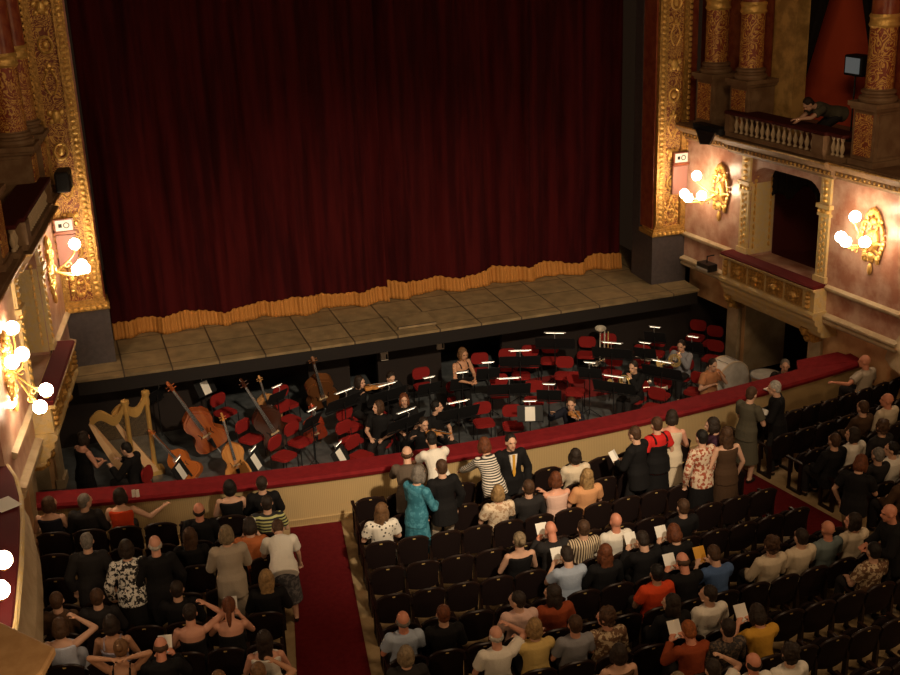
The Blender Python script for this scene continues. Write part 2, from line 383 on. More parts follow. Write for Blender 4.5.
# ------------------------------------------------------------------ columns on pedestals
for sd in (1, -1):
    S_ = SN[sd]
    for i, (s, lab) in enumerate(((.85, 'nearest the stage curtain'), (2.12, 'between stage column and loge opening'), (6.07, 'on the audience side of the loge'))):
        if sd < 0 and i == 2: lab = 'on the audience side of the loge'
        t = wroot('column', 'red marble column with gilt scrolls, %s wall, %s' % (S_, lab), 'column', sd, s, -.12, 4.06, 'columns of the upper loges')
        mb = MB().box((-.35,-.48,0),(.35,.34,.12)).box((-.31,-.45,.12),(.31,.30,1.12)); pd = mb.build('pedestal', STONED, t)
        MB().box((-.23,.30,.20),(.23,.325,1.04)).build('panel', SHAFT, pd); MB().box((.31,-.40,.20),(.335,.22,1.04)).box((-.335,-.40,.20),(-.31,.22,1.04)).build('side_panel', STONED, pd)
        MB().box((-.36,-.5,1.12),(.36,.36,1.18)).box((-.40,-.52,1.18),(.40,.40,1.27)).build('pedestal_cap', STONED, pd)
        MB().lathe([(0,1.27),(.36,1.27),(.38,1.32),(.36,1.37),(.31,1.39),(.31,1.42),(.34,1.45),(.33,1.49),(.28,1.51),(.28,1.53),(0,1.53)], n=24).build('base', STONED, t)
        MB().lathe([(0,1.53),(.27,1.53),(.265,2.0),(.262,2.7),(0,2.7)], n=24).build('lower_shaft', SHAFT, t)
        MB().lathe([(0,2.7),(.275,2.7),(.30,2.74),(.275,2.79),(.275,2.86),(.30,2.90),(.275,2.95),(0,2.95)], n=24).build('ring', GOLDB, t)
        MB().lathe([(0,2.95),(.26,2.95),(.25,4.2),(.23,6.2),(0,6.2)], n=24).build('upper_shaft', REDMARBLE, t)

# ------------------------------------------------------------------ balustrades of the upper loges
balus = MB().lathe([(0,0),(.045,0),(.045,.03),(.025,.05),(.05,.13),(.055,.17),(.03,.25),(.022,.30),(.04,.33),(.045,.36),(.045,.38),(0,.38)], n=10).mesh('baluster', STONE)
for sd in (1, -1):
    S_ = SN[sd]
    t = wroot('balustrade', 'stone balustrade with red velvet rail on the %s upper loge' % S_, 'balustrade', sd, 3.4, .28, 4.06)
    f = -sd*1.0
    def ls(s): return -(s-3.4)*(1 if sd > 0 else -1)
    def lb(mb, s0, s1, y0, y1, z0, z1): a, b = sorted((ls(s0), ls(s1))); return mb.box((a,y0,z0),(b,y1,z1))
    mb = MB(); lb(mb, 1.95, 5.2, -.1, .1, 0, .10); lb(mb, 5.2, 5.66, -.14, .02, 0, .10); mb.build('base_rail', STONED, t, False)
    mb = MB(); lb(mb, 1.9, 5.22, -.42, .12, .49, .57); lb(mb, 5.2, 5.68, -.40, .05, .49, .57); bevel(mb.build('velvet_rail', VELVETDD, t, False), .02)
    mb = MB(); lb(mb, 1.93, 2.10, -.1, .11, .1, .49); mb.build('post', STONED, t, False)
    mb = MB(); lb(mb, 4.86, 5.2, -.11, .13, .1, .49); mb.build('post', STONED, t, False)
    for i in range(15): o = link('baluster', balus, t); o.location = (ls(2.22+.181*i), 0, .10)
    for i in range(3): o = link('baluster', balus, t); o.location = (ls(5.30+.13*i), -.06, .10)

# ------------------------------------------------------------------ proscenium: plinths, gilt frame, reveal
for sd in (1, -1):
    S_ = SN[sd]
    def B(mb, x0, x1, y0, y1, z0, z1): a, b = sorted((sd*x0, sd*x1)); return mb.box((a,y0,z0),(b,y1,z1))
    mb = MB(); B(mb, 6.6, 7.56, 0, .75, 0, 1.25); B(mb, 6.62, 7.9, .75, 1.15, 0, 12); trim(mb, PLINTH, False, 'dark grey plinth of the %s proscenium pier' % S_)
    mb = MB(); B(mb, 6.64, 7.75, .12, .8, 1.4, 12); trim(mb, REDMARBLE, False, 'dark reveal of the proscenium on the %s' % S_)
    mb = MB(); B(mb, 6.58, 7.6, -.04, .7, 1.25, 1.36); B(mb, 6.62, 7.56, -.0, .6, 1.36, 1.42)
    B(mb, 6.66, 7.54, .02, .3, 1.42, 1.48); B(mb, 6.66, 7.52, .04, .3, 2.25, 2.32)
    B(mb, 6.68, 6.90, .0, .3, 1.48, 12); B(mb, 7.33, 7.47, .0, .3, 2.3, 12); B(mb, 7.36, 7.52, .0, .3, 1.48, 2.3)
    trim(mb, GOLD, False, 'gilt mouldings of the proscenium frame on the %s' % S_)
    mb = MB(); B(mb, 6.9, 7.33, .07, .3, 1.45, 12); trim(mb, GOLDORN, False, 'red and gilt arabesque panel of the %s proscenium frame' % S_)
    mb = MB(); k = 0
    z = 1.6
    while z < 8.6:   # egg and dart beads on the mouldings
        mb.ball((sd*6.79, 0, z), (.06,.035,.045), 7, 5)
        if z > 2.4: mb.ball((sd*7.49, 0, z+.05), (.045,.04,.055), 6, 5)
        z += .125
    for i in range(8): mb.ball((sd*(6.66+.125*i), -.04, 1.305), (.05,.035,.045), 8, 5)
    zz = 1.6
    # relief medallions and scrolls climbing the panel
    c = sd*7.115
    for i in range(11):
        zc = 1.85+.72*i
        if i % 3 == 1:
            mb.tube([(c+.13*math.cos(a), .05, zc+.16*math.sin(a)) for a in [2*PI*j/16 for j in range(16)]], .03, 6, closed=True); mb.ball((c, .06, zc), (.07,.05,.09), 10, 6)
        elif i % 3 == 2:
            mb.ball((c, .06, zc), (.10,.05,.14), 10, 6)
            for q in (-1, 1): mb.ball((c+q*.12, .06, zc+.08), (.06,.04,.07), 8, 5); mb.ball((c+q*.10, .06, zc-.10), (.05,.04,.06), 8, 5)
        else:
            for q in (-1, 1):
                mb.tube([(c+q*(.03+.11*math.sin(t_*PI)*(1-.3*t_)), .055, zc-.28+.5*t_) for t_ in [j/9 for j in range(10)]], [.022]*10, 6)
                mb.ball((c+q*.06, .055, zc+.22), .045, 7, 5); mb.ball((c+q*.13, .055, zc-.02), .04, 7, 5)
            mb.ball((c, .06, zc+.30), (.05,.04,.06), 8, 5)
    # gilt relief in the square base panel
    for q in (-1, 1):
        for j in range(7):
            a = j*.8; mb.ball((c+q*(.04+.15*abs(math.sin(a*1.3))), .05, 1.62+.085*j), (.05,.045,.045), 7, 5)
    trim(mb, GOLDB, True, 'gilt beads and relief of the proscenium frame on the %s' % S_)
    # sign box and pink panel
    t = thing('sign_box', 'white illuminated sign box on the %s proscenium pier above a pink panel' % S_, 'sign', (sd*7.28, -.03, 3.02))
    MB().box((-.22,-.10,0),(.22,.03,.06)).box((-.2,-.08,.06),(.2,.03,.32)).build('box', REDMARBLE, t, False)
    MB().box((-.17,-.09,.08),(.17,-.081,.30)).build('sign_face', mat('sign_white', (.72,.66,.58), .5, emit=(1,.85,.7), est=.18), t, False)
    mb = MB().box((-.11,-.095,.15),(-.04,-.0905,.23)); mb.tube([(.05+.055*math.cos(a), -.093, .19+.055*math.sin(a)) for a in [2*PI*j/14 for j in range(14)]], .010, 5, closed=True)
    mb.build('sign_marks', BLACK, t, False)
    o = MB().box((-.20,-.06,0),(.20,.03,.70)).build('wall_panel', mat('pink_panel', (.36,.17,.14), .5), None, False); o.location = (sd*7.28, -.03, 2.30); bevel(o, .01)
    tag(o, 'plain pink panel under the white sign box on the %s pier' % S_, 'panel')
mb = MB().box((-8,1.9,8.7),(8,2.2,12)); trim(mb, REDMARBLE, False, 'head of the proscenium above the curtain')

# ------------------------------------------------------------------ house curtain, two halves with gold fringe
def curtain(label, x0, x1, y0, seed, cat='curtain'):
    rnd = random.Random(seed); ph = [rnd.uniform(0, 6.28) for _ in range(6)]
    def fold(x):
        return .12*math.sin(x*4.3+ph[0]+.8*math.sin(x*1.1))+.06*math.sin(x*9.1+ph[1]+.6*math.sin(x*1.7))+.03*math.sin(x*17+ph[2])
    def hem(x): return .05+.11*abs(math.sin(x*1.0+ph[3]))+.035*math.sin(x*4.3+ph[4])
    t = thing('house_curtain', label, cat, (0, y0, 0))
    w = x1-x0
    def P(u, v):
        x = x0+w*u; z = hem(x)+.16+(11.5)*v**1.6; k = 1-.25*min(1, z/11)
        return V((x, fold(x)*k+.02*math.sin(x*3+z*.7)-.06*max(0, 1-z/.9)*(.6+.4*math.sin(x*2.1+ph[5])), z))
    o = MB().grid(P, int(w*42), 22).build('velvet', CURT, t); o.modifiers.new('thick', 'SOLIDIFY').thickness = .015
    def Q(u, v):
        x = x0+w*u; z = max(.012, (hem(x)+.27)*v+.012*(1-v)); top = fold(x)-.06*(.6+.4*math.sin(x*2.1+ph[5]))
        return V((x, top-.045-.09*(1-v)**1.5*(.6+.4*math.sin(x*2.7+ph[0]))-.012*math.sin(x*75), z+.012*math.sin(x*40)*v))
    o = MB().grid(Q, int(w*90), 6).build('fringe', FRINGE, t); o.modifiers.new('thick', 'SOLIDIFY').thickness = .02
    return t
curtain('left half of the dark red velvet curtain with gold fringe on the stage floor', -6.55, .12, 1.62, 3)
curtain('right half of the dark red velvet curtain with gold fringe on the stage floor', -.02, 6.55, 1.80, 8)

# hatch on the stage near the edge
o = MB().box((-.32,-.62,0),(.62,.25,.07)).build('hatch', STAGE, None, False); o.location = (.05, 0, 0); bevel(o, .015)
tag(o, 'low wooden hatch cover near the middle of the stage edge', 'hatch')

# ------------------------------------------------------------------ sconces
def sconce(label, side, s, z, globes, plate=True, lower=False):
    t = wroot('wall_sconce', label, 'sconce', side, s, 0.0, z, 'gilt wall sconces')
    Mi = (Matrix.Translation(t.location) @ Matrix.Rotation(t.rotation_euler.z, 4, 'Z')).inverted()
    if plate:
        mb = MB().ball((0,.03,0), (.17,.09,.24), 14, 8); mb.ball((0,.08,.0), (.08,.09,.11), 10, 7)
        for q in (-1, 1):
            for (cx, cz, R0, a0, a1) in ((.16,.26,.14,-.6,4.2), (.19,-.16,.15,1.0,5.6), (.10,-.40,.11,-.4,4.0), (.10,.50,.09,-1.2,3.6)):
                n_ = 14; mb.tube([(q*(cx+R0*(1-.6*i/n_)*math.cos(a0+(a1-a0)*i/n_)), .05+.02*math.sin(i*.5), cz+R0*(1-.6*i/n_)*math.sin(a0+(a1-a0)*i/n_)) for i in range(n_+1)], [.028*(1-.3*i/n_)+.008 for i in range(n_+1)], 7)
            for j in range(5): mb.ball((q*(.30-.03*j), .04, -.02-.10*j), (.05,.035,.06), 7, 5)
            for j in range(4): mb.ball((q*(.29-.03*j), .04, .10+.11*j), (.045,.035,.055), 7, 5)
        for j in range(5): mb.ball(((j-2)*.055, .05, .62-.03*abs(j-2)), (.032,.04,.09), 7, 5)
        mb.ball((0,.05,-.60), (.06,.05,.13), 9, 6); mb.ball((0,.05,.40), (.09,.06,.08), 9, 6); mb.ball((0,.05,-.34), (.10,.06,.10), 9, 6)
        mb.build('backplate', GOLDB, t)
    for g in globes:
        p = Mi@V(g); h = V((0,.10,-.05 if not lower else -.1))
        mid = h.lerp(p, .55)+V((0,.06,-.16)); e = p+V((0,0,-.12))
        pts = []
        for i in range(11):
            k = i/10; pts.append((h*(1-k)**2+mid*2*k*(1-k)+e*k*k))
        mb = MB().tube(pts, .016, 7); mb.lathe([(0,-.02),(.03,-.02),(.06,.01),(.075,.035),(0,.03)], C=e, n=10)
        sp = []
        for i in range(12):
            a = i*.55; R0 = .085*(1-i/14); q = pts[5]; dr = (V((p.x, p.y, 0))-V((h.x, h.y, 0))).normalized(); sp.append(q+dr*R0*math.cos(a)+V((0,0,-.06+R0*math.sin(a))))
        mb.tube(sp, .011, 6); a_ = mb.build('arm', GOLDB, t)
        MB().ball(p, .115, 16, 10).build('globe', GLOBE, t)
def wg(side, *l): return [W(side, *p) for p in l]
sconce('gilt wall sconce with lit globes on the right wall nearest the stage', 1, 1.42, 2.60, wg(1, (1.16,.55,3.0), (.70,.55,2.47), (1.0,.66,2.45), (1.38,.55,2.56)))
sconce('gilt wall sconce with lit globes between the right stage box and the frame edge', 1, 6.42, 2.58, wg(1, (6.42,.55,3.15), (6.07,.55,2.65), (6.33,.66,2.63), (6.74,.55,2.70)))
sconce('gilt wall sconce with lit globes on the left wall nearest the stage', -1, 1.30, 2.62, wg(-1, (1.11,.55,3.06), (.76,.58,2.52), (1.0,.66,2.50), (1.25,.55,2.56)))
sconce('tall gilt wall sconce with upper and lower lit globes beside the left stage box', -1, 6.55, 2.45,
       [at(12,328,3.05)+V((.0,0,0)), at(22,354,2.72), at(12,362,2.72), at(46,390,1.95), at(9,402,1.95), at(40,407,1.80)])
# ------------------------------------------------------------------ left horseshoe balcony and the near box ledge
for sd in (1, -1):
    path = [(-8.85,-7.2),(-8.66,-7.6),(-8.54,-8.1),(-8.47,-8.8),(-8.45,-9.6),(-8.47,-10.8),(-8.53,-12.2),(-8.7,-14.0),(-8.9,-15.5)]
    path = [V((p[0]+(.30 if sd > 0 else 0), p[1]+(.35 if sd > 0 else 0), 0)) for p in path]
    def prof_rings(prof):
        rs = []
        for i, p in enumerate(path):
            a = path[max(0, i-1)]; b = path[min(len(path)-1, i+1)]; t = (b-a).normalized(); nrm = V((-t.y, t.x, 0))
            rs.append([V((-sd*(p+nrm*o).x, (p+nrm*o).y, z)) for o, z in prof])
        return rs
    S_ = SN[sd]
    mb = MB().rings(prof_rings([(-.2,1.25),(.0,1.25),(.03,1.2),(.0,1.13),(-.02,1.05),(.05,.80),(.09,.62),(.12,.58),(.12,.53),(.08,.50),(.11,.30),(.14,.20),(.14,.12),(.05,.06),(-.2,.06)]))
    struct('wall_%s_balcony' % S_, mb, STONE, 'curved stucco balcony front at the %s of the stalls' % S_)
    mb = MB().rings(prof_rings([(-.75,1.25),(-.02,1.25),(.01,1.29),(-.02,1.34),(-.75,1.36)])); trim(mb, VELVETD, True, 'red velvet ledge of the %s balcony' % S_)
    mb = MB().rings(prof_rings([(-.03,1.24),(.05,1.24),(.06,1.28),(.03,1.31),(-.02,1.30)])); trim(mb, GOLDPALE, True, 'pale rim of the %s balcony ledge' % S_)
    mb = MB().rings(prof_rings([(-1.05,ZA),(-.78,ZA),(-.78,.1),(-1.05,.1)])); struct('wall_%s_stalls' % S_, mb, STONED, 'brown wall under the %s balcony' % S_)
    mb = MB().rings(prof_rings([(-1.4,.05),(-.1,.05),(-.1,.12),(-1.4,.12)])); struct('floor_%s_balcony' % S_, mb, STONED)
mb = MB().prism([(-7.9,-15.76),(-8.02,-16.10),(-8.6,-16.9),(-9.6,-17.2),(-9.6,-13.6),(-8.95,-14.37)], .09, C=(0,0,2.92))
bevel(struct('box_ledge', mb, mat('ledge_wood', (.36, .22, .10), .5, col2=(.30, .175, .075), cscale=5), 'brown ledge of the near left box', False), .02)
mb = MB().prism([(-8.06,-15.75),(-8.15,-16.05),(-8.65,-16.7),(-9.55,-17.0),(-9.55,-13.9),(-8.95,-14.6)], .9, C=(0,0,2.0)); struct('wall_near_box', mb, STONED, None, False)

sconce('gilt sconce with two lit globes on the near left balcony front', -1, 11.2, 2.0, [at(3,560,1.9), at(0,590,1.9)], lower=True)

# ------------------------------------------------------------------ carpets, pit barrier
def carpet(sd, label):
    y0, y1 = -7.05, -16.5
    def L(y): return -4.17-.185*(-6.83-y)
    def R_(y): return -3.30-.152*(-7.05-y)
    p = [(-sd*R_(y0), y0), (-sd*L(y0), y0+.12), (-sd*L(y1), y1), (-sd*R_(y1), y1)]
    if sd > 0: p = p[::-1]
    o = MB().prism(p, .012, C=(0,0,ZA+.002)).build('aisle_carpet', CARPET, None, False); tag(o, label, 'carpet')
carpet(-1, 'dark red carpet running down the left aisle to the pit barrier')
carpet(1, 'dark red carpet in the right aisle between the seat blocks')
t = thing('pit_barrier', 'curved beige orchestra pit barrier with a red velvet top', 'barrier', (0,-6.7,ZA))
xs = [-8.4+16.8*i/48 for i in range(49)]
def barr(prof):
    return MB().rings([[V((x, -7.15+arc(x)+o-(-6.7), z-ZA)) for o, z in prof] for x in xs])
barr([(.03,ZA+.001),(.0,ZA+.12),(.03,ZA+.13),(.03,-.26),(.38,-.26),(.38,ZP+.001),(.30,ZP+.001),(.30,ZA+.001)]).build('front_panel', BEIGE, t)
barr([(-.02,-.27),(.45,-.27),(.47,-.2),(.45,-.14),(-.02,-.15),(-.05,-.2)]).build('velvet_top', VELVET, t)
MB().prism([(8.38,-6.1),(8.2,-5.52),(7.12,-5.60),(6.85,-6.05)][::-1], .11, C=(0,6.7,-.25-ZA)).build('corner_top', VELVET, t, False)
MB().prism([(8.3,-6.0),(8.15,-5.6),(7.2,-5.66),(6.95,-5.9)][::-1], 1.68, C=(0,6.7,ZP-ZA+.002)).build('corner_box', BEIGE, t, False)
MB().box((8.36,.42,.5),(8.40,.47,1.0)).build('white_post', mat('white_paint', (.7,.62,.5), .5), t, False)

# black spotlight on the wall, black speaker bundle on the cornice
t = wroot('spotlight', 'small black spotlight on a bracket on the right wall below the first sconce', 'spotlight', 1, 1.30, .05, .78)
MB().tube([(0,0,.22),(0,.2,.22),(0,.2,.05)], .018, 6).build('bracket', BLACKM, t)
bevel(MB().box((-.24,.06,-.12),(.24,.34,.06)).build('lamp_body', BLACKM, t, False), .02)
MB().box((-.22,.345,-.10),(.22,.35,-.04)).build('lens', CHROME, t, False)
t = wroot('loudspeaker', 'black loudspeaker hanging over the cornice above the first right sconce', 'loudspeaker', 1, 1.3, .42, 4.062)
bevel(MB().box((-.62,-.16,.0),(.42,.10,.16)).build('cabinet', BLACK, t, False), .02)
MB().prism([(-.5,.05),(.25,.05),(.05,-.30),(-.30,-.25)], .05, R=Matrix.Rotation(PI/2, 3, 'X'), C=(0,.14,.0)).build('grille', BLACKM, t, False)
t = wroot('loudspeaker', 'black loudspeaker on the left cornice above the sign box', 'loudspeaker', -1, .55, .46, 4.062)
bevel(MB().box((-.25,-.16,.0),(.3,.12,.42)).build('cabinet', BLACK, t, False), .04)
MB().lathe([(0,0),(.13,0),(.12,.02),(0,.03)], C=(.02,.12,.2), R=Matrix.Rotation(-PI/2, 3, 'X')).build('grille', BLACKM, t)
# monitor on a stand in the right loge
t = wroot('monitor', 'grey screened monitor on a stand in the right upper loge', 'monitor', 1, 3.93, -1.5, 4.06)
MB().lathe([(0,0),(.2,0),(.2,.03),(.02,.05),(.02,1.4),(0,1.4)], n=10).build('stand', BLACKM, t)
bevel(MB().box((-.27,-.25,1.40),(.27,.10,1.84)).build('casing', BLACK, t, False), .03)
MB().box((-.21,.10,1.46),(.21,.112,1.79)).build('screen', mat('screen_grey', (.12,.13,.13), .2, emit=(.5,.55,.55), est=.12), t, False)
# lights: the hall chandelier above the stalls, balcony lamps, and an added fill spot from the hall
def lamp(name, loc, w, size, col=(1,.72,.45)):
    l = bpy.data.lights.new(name, 'POINT'); l.energy = w; l.color = col; l.shadow_soft_size = size
    o = bpy.data.objects.new(name, l); COL.objects.link(o); o.location = loc; return o
lamp('hall_chandelier', (0,-16,12.5), 1450, 1.6, (1,.66,.37))
for x_ in (-7.5, 7.5):   # lit sconces along the horseshoe of boxes behind the photographer
    for y_ in (-19, -25): lamp('balcony_lamp', (x_, y_, 4.5), 330, .4, (1,.64,.34))
l = bpy.data.lights.new('pit_stage_fill_spot', 'SPOT'); l.energy = 15000; l.color = (1,.78,.53); l.spot_size = rad(37); l.spot_blend = .85; l.shadow_soft_size = .35  # added spot without a fixture, brightens pit, stage edge and lower curtain
o = bpy.data.objects.new('pit_stage_fill_spot', l); COL.objects.link(o); o.location = (-1.5,-23,12.5); o.rotation_euler = (V((-.2,-2.4,-1.0))-V(o.location)).to_track_quat('-Z', 'Y').to_euler()
w = bpy.data.worlds.new('world'); sc.world = w; w.use_nodes = True
w.node_tree.nodes['Background'].inputs[0].default_value = (.02, .011, .006, 1); w.node_tree.nodes['Background'].inputs[1].default_value = .5
sc.view_settings.view_transform = 'Standard'; sc.view_settings.look = 'None'; sc.view_settings.exposure = 0; sc.view_settings.gamma = 1; sc.view_settings.use_curve_mapping = False
# ------------------------------------------------------------------ theatre seats
def seat_meshes():
    P = [V((x, 0, 0)) for x in ()]
    # backrest: gently curved panel with a rounded lower edge
    mb = MB(); n = 12
    def back(u, v, off):
        x = -.235+.47*u; k = (u-.5)*2
        top = .80+.09*(1-abs(k)**3); bot = .40-.035*(1-k*k)
        z = bot+(top-bot)*v
        return V((x, -.10*(v)-.035*(1-k*k)+off+.02, z))
    f = [[back(i/n, j/6, .0) for j in range(7)]+[back(i/n, j/6, -.045) for j in range(6, -1, -1)] for i in range(n+1)]
    mb.rings(f); bk = mb.mesh('backrest', SEATV)
    mb = MB(); pts = [back(i/n, 1, -.022) for i in range(n+1)]; mb.tube([(p.x, p.y, p.z+.004) for p in pts], .026, 7); tr = mb.mesh('top_rail', SEATW)
    mb = MB(); o = [(.22*math.cos(2*PI*i/18)*(1 if abs(math.cos(2*PI*i/18)) < .99 else .98), .20*math.sin(2*PI*i/18)) for i in range(18)]
    mb.prism(o, .07); up = MB(); up.v = list(mb.v); up.f = mb.f; up.m = mb.m
    up.xf(lambda p: Matrix.Rotation(rad(78), 3, 'X')@(p+V((0,.21,0)))+V((0,.13,.30))); su = up.mesh('seat', SEATV)
    dn = MB(); dn.v = list(mb.v); dn.f = mb.f; dn.m = mb.m; dn.xf(lambda p: p+V((0,.25,.37))); sd_ = dn.mesh('seat', SEATV)
    mb = MB(); mb.box((-.022,-.06,0),(.022,.02,.62)).box((-.022,.02,0),(.022,.30,.05)).box((-.02,.24,.05),(.02,.29,.58)); lg = mb.mesh('side_frame', SEATW, False)
    mb = MB(); mb.box((-.028,-.06,.60),(.028,.36,.64)); ar = mb.mesh('armrest', SEATW, False)
    mb = MB(); mb.box((-.022,-.004,0),(.022,.004,.028)); pl = mb.mesh('number_plate', BRASS, False)
    return bk, tr, su, sd_, lg, ar, pl
SM = seat_meshes()
SEATS = []
def Lx(y): return -4.17-.185*(-6.83-y)-.10      # left block's aisle end
def Mx(y): return -3.30-.152*(-7.05-y)+.19      # middle block's aisle end
ROWY = [-8.03]+[-7.99-.79*k for k in range(1, 12)]
BLK = {'left': (lambda y: (-8.42+.02*(-8-y), Lx(y)), .52, 8), 'middle': (lambda y: (Mx(y), -Mx(y)), .52, 11), 'right': (lambda y: (-Lx(y), 8.72), .48, 10)}
for b, (fn, wd, nr) in BLK.items():
    for k in range(nr):
        y0 = ROWY[k]; a, e = fn(y0+.15); n_ = int((e-a)/wd+.15); w_ = (e-a)/n_
        for i in range(n_):
            x = a+(i+.5)*w_; y = y0+arc(x); pz = seen((x, y, ZA+.8))
            if pz[0] < -40 or pz[0] > 945 or pz[1] > 735: continue
            num = (n_-1-i) if b == 'left' else i
            SEATS.append(dict(b=b, k=k, i=num, x=x, y=y, rz=math.atan(x/35), w=w_, last=(i == n_-1), first=(i == 0), occ=None, n=n_))
# ------------------------------------------------------------------ people: one remeshed body per pose, clothes and hair as children
ARM1, ARM2, TH, SH = .29, .255, .43, .42
def ik(a, b, l1, l2, pole):
    d = b-a; L = min(d.length, (l1+l2)*.995); u = d.normalized(); b = a+u*L
    x = (l1*l1-l2*l2+L*L)/(2*L); h = math.sqrt(max(0, l1*l1-x*x)); p = pole-u*pole.dot(u); p = p.normalized() if p.length > 1e-6 else V((0,0,-1))
    return a+u*x+p*h, b
POSES = {
 'sit':   dict(s=1, lean=-7, L=(-.13,.27,.63), R=(.13,.27,.63)),
 'sitl':  dict(s=1, lean=-5, hy=48, L=(-.13,.27,.63), R=(.13,.27,.63)),
 'sitr':  dict(s=1, lean=-5, hy=-48, L=(-.13,.27,.63), R=(.13,.27,.63)),
 'read':  dict(s=1, lean=3, hp=28, L=(-.11,.36,.86), R=(.11,.36,.86)),
 'leanf': dict(s=1, lean=24, hp=12, L=(-.10,.42,.62), R=(.10,.42,.62)),
 'armup': dict(s=1, lean=-2, hp=10, L=(-.13,.27,.63), R=(.20,.16,1.20)),
 'arms':  dict(s=1, lean=6, hp=16, L=(-.10,-.02,1.12), R=(.10,-.02,1.12)),
 'armout':dict(s=1, lean=0, hy=35, L=(-.66,.14,.86), R=(.13,.27,.63)),
 'armoutr':dict(s=1, lean=4, hy=-35, L=(-.13,.27,.63), R=(.60,.22,.84)),
 'cross': dict(s=1, lean=2, hy=0, L=(.10,.26,.90), R=(-.10,.28,.86)),
 'stand': dict(s=0, lean=0, L=(-.26,.06,.86), R=(.26,.06,.86)),
 'talk':  dict(s=0, lean=2, hp=8, L=(-.10,.30,1.06), R=(.10,.30,1.06)),
 'rail':  dict(s=0, lean=24, hp=5, L=(-.24,.58,1.00), R=(.24,.58,1.00)),
 'railr': dict(s=0, lean=18, hy=-30, L=(-.10,.52,1.0), R=(.58,.36,1.00)),
 'bend':  dict(s=0, lean=60, hp=38, L=(-.26,.60,.60), R=(.28,.52,.56)),
 'bendlow': dict(s=0, hipz=.68, lean=70, hp=20, L=(-.16,.80,.66), R=(.12,.88,.40)),
 'phone': dict(s=0, lean=4, hp=28, L=(-.26,.08,.88), R=(.10,.36,1.10)),
 'violin':dict(s=1, lean=2, hy=30, hp=6, L=(-.36,.36,1.02), R=(.20,.40,1.02)),
 'horn':  dict(s=1, lean=3, hp=6, L=(-.07,.28,.98), R=(.16,.26,.80)),
 'play':  dict(s=1, lean=6, hp=16, L=(-.18,.38,.84), R=(.18,.38,.84)),
}
def skel(name):
    p = POSES[name]; J = {}; HZ = p.get('hipz', .93)
    sit = p['s']; lean = rad(p['lean'])
    hip = V((0,0,.50)) if sit else V((0,-.02-.10*max(0, math.sin(lean)), HZ))
    F = Matrix.Rotation(-lean, 3, 'X'); J['F'] = F; J['hip'] = hip
    J['spine'] = lambda s: hip+F@V((0, .02*math.sin(s*5), s))
    J['neck'] = J['spine'](.50); 
    H = F@Matrix.Rotation(rad(p.get('hy', 0)), 3, 'Z')@Matrix.Rotation(-rad(p.get('hp', 0))+lean*.6, 3, 'X')
    J['H'] = H; J['head'] = J['neck']+F@V((0,.015,.05))+H@V((0,.03,.112))
    for sd, q in (('L', -1), ('R', 1)):
        sh = J['spine'](.435)+F@V((q*.175, 0, 0)); J['sh'+sd] = sh
        hd = V(p[sd]); el, hd = ik(sh, hd, ARM1, ARM2, V((q*.8, -.3, -1)) if name != 'arms' else V((q, .2, -.2))); J['el'+sd] = el; J['wr'+sd] = hd; J['hd'+sd] = (hd-el).normalized()
        hj = hip+V((q*.09, 0, -.02)); J['hj'+sd] = hj
        ft = V((q*.11, .43, .08)) if sit else V((q*.12, .02 if q < 0 else -.04, .08))
        kn, ft = ik(hj, ft, TH, SH, V((0, 1, .35))); J['kn'+sd] = kn; J['ft'+sd] = ft
    return J
TOR = [(-.10,.12,.095),(-.03,.165,.118),(.05,.168,.118),(.13,.150,.108),(.22,.140,.102),(.32,.158,.114),(.40,.175,.110),(.445,.165,.092),(.48,.11,.070),(.50,.065,.060)]
def torso(mb, J, a=-.1, b=.5, g=0, n=16):
    rs = []
    for s, rx, ry in TOR:
        if s < a-1e-6 or s > b+1e-6: continue
        c = J['spine'](s); rs.append([c+J['F']@V(((rx+g)*math.cos(2*PI*j/n), (ry+g)*math.sin(2*PI*j/n), 0)) for j in range(n)])
    mb.rings(rs); return mb
def remesh(mb, name, vox, it=3):
    me = mb.mesh('tmp', []); o = link('tmp', me); r = o.modifiers.new('r', 'REMESH'); r.mode = 'VOXEL'; r.voxel_size = vox; r.use_smooth_shade = True
    s = o.modifiers.new('s', 'SMOOTH'); s.iterations = it; s.factor = .5
    dg = bpy.context.evaluated_depsgraph_get(); dg.update(); out = bpy.data.meshes.new_from_object(o.evaluated_get(dg)); out.name = name
    bpy.data.objects.remove(o); bpy.data.meshes.remove(me); return out
CACHE = {}
EYE = mat('eyes', (.12,.075,.055), .4); LIP = mat('lips', (.44,.18,.13), .5); SHOE = mat('shoe_leather', (.015,.012,.01), .4)
SKIN = [mat('skin_light', (.58,.34,.23), .55, 0, .35), mat('skin_pink', (.62,.31,.21), .55, 0, .35), mat('skin_tan', (.46,.24,.14), .55, 0, .35), mat('skin_red', (.58,.24,.15), .5, 0, .4)]
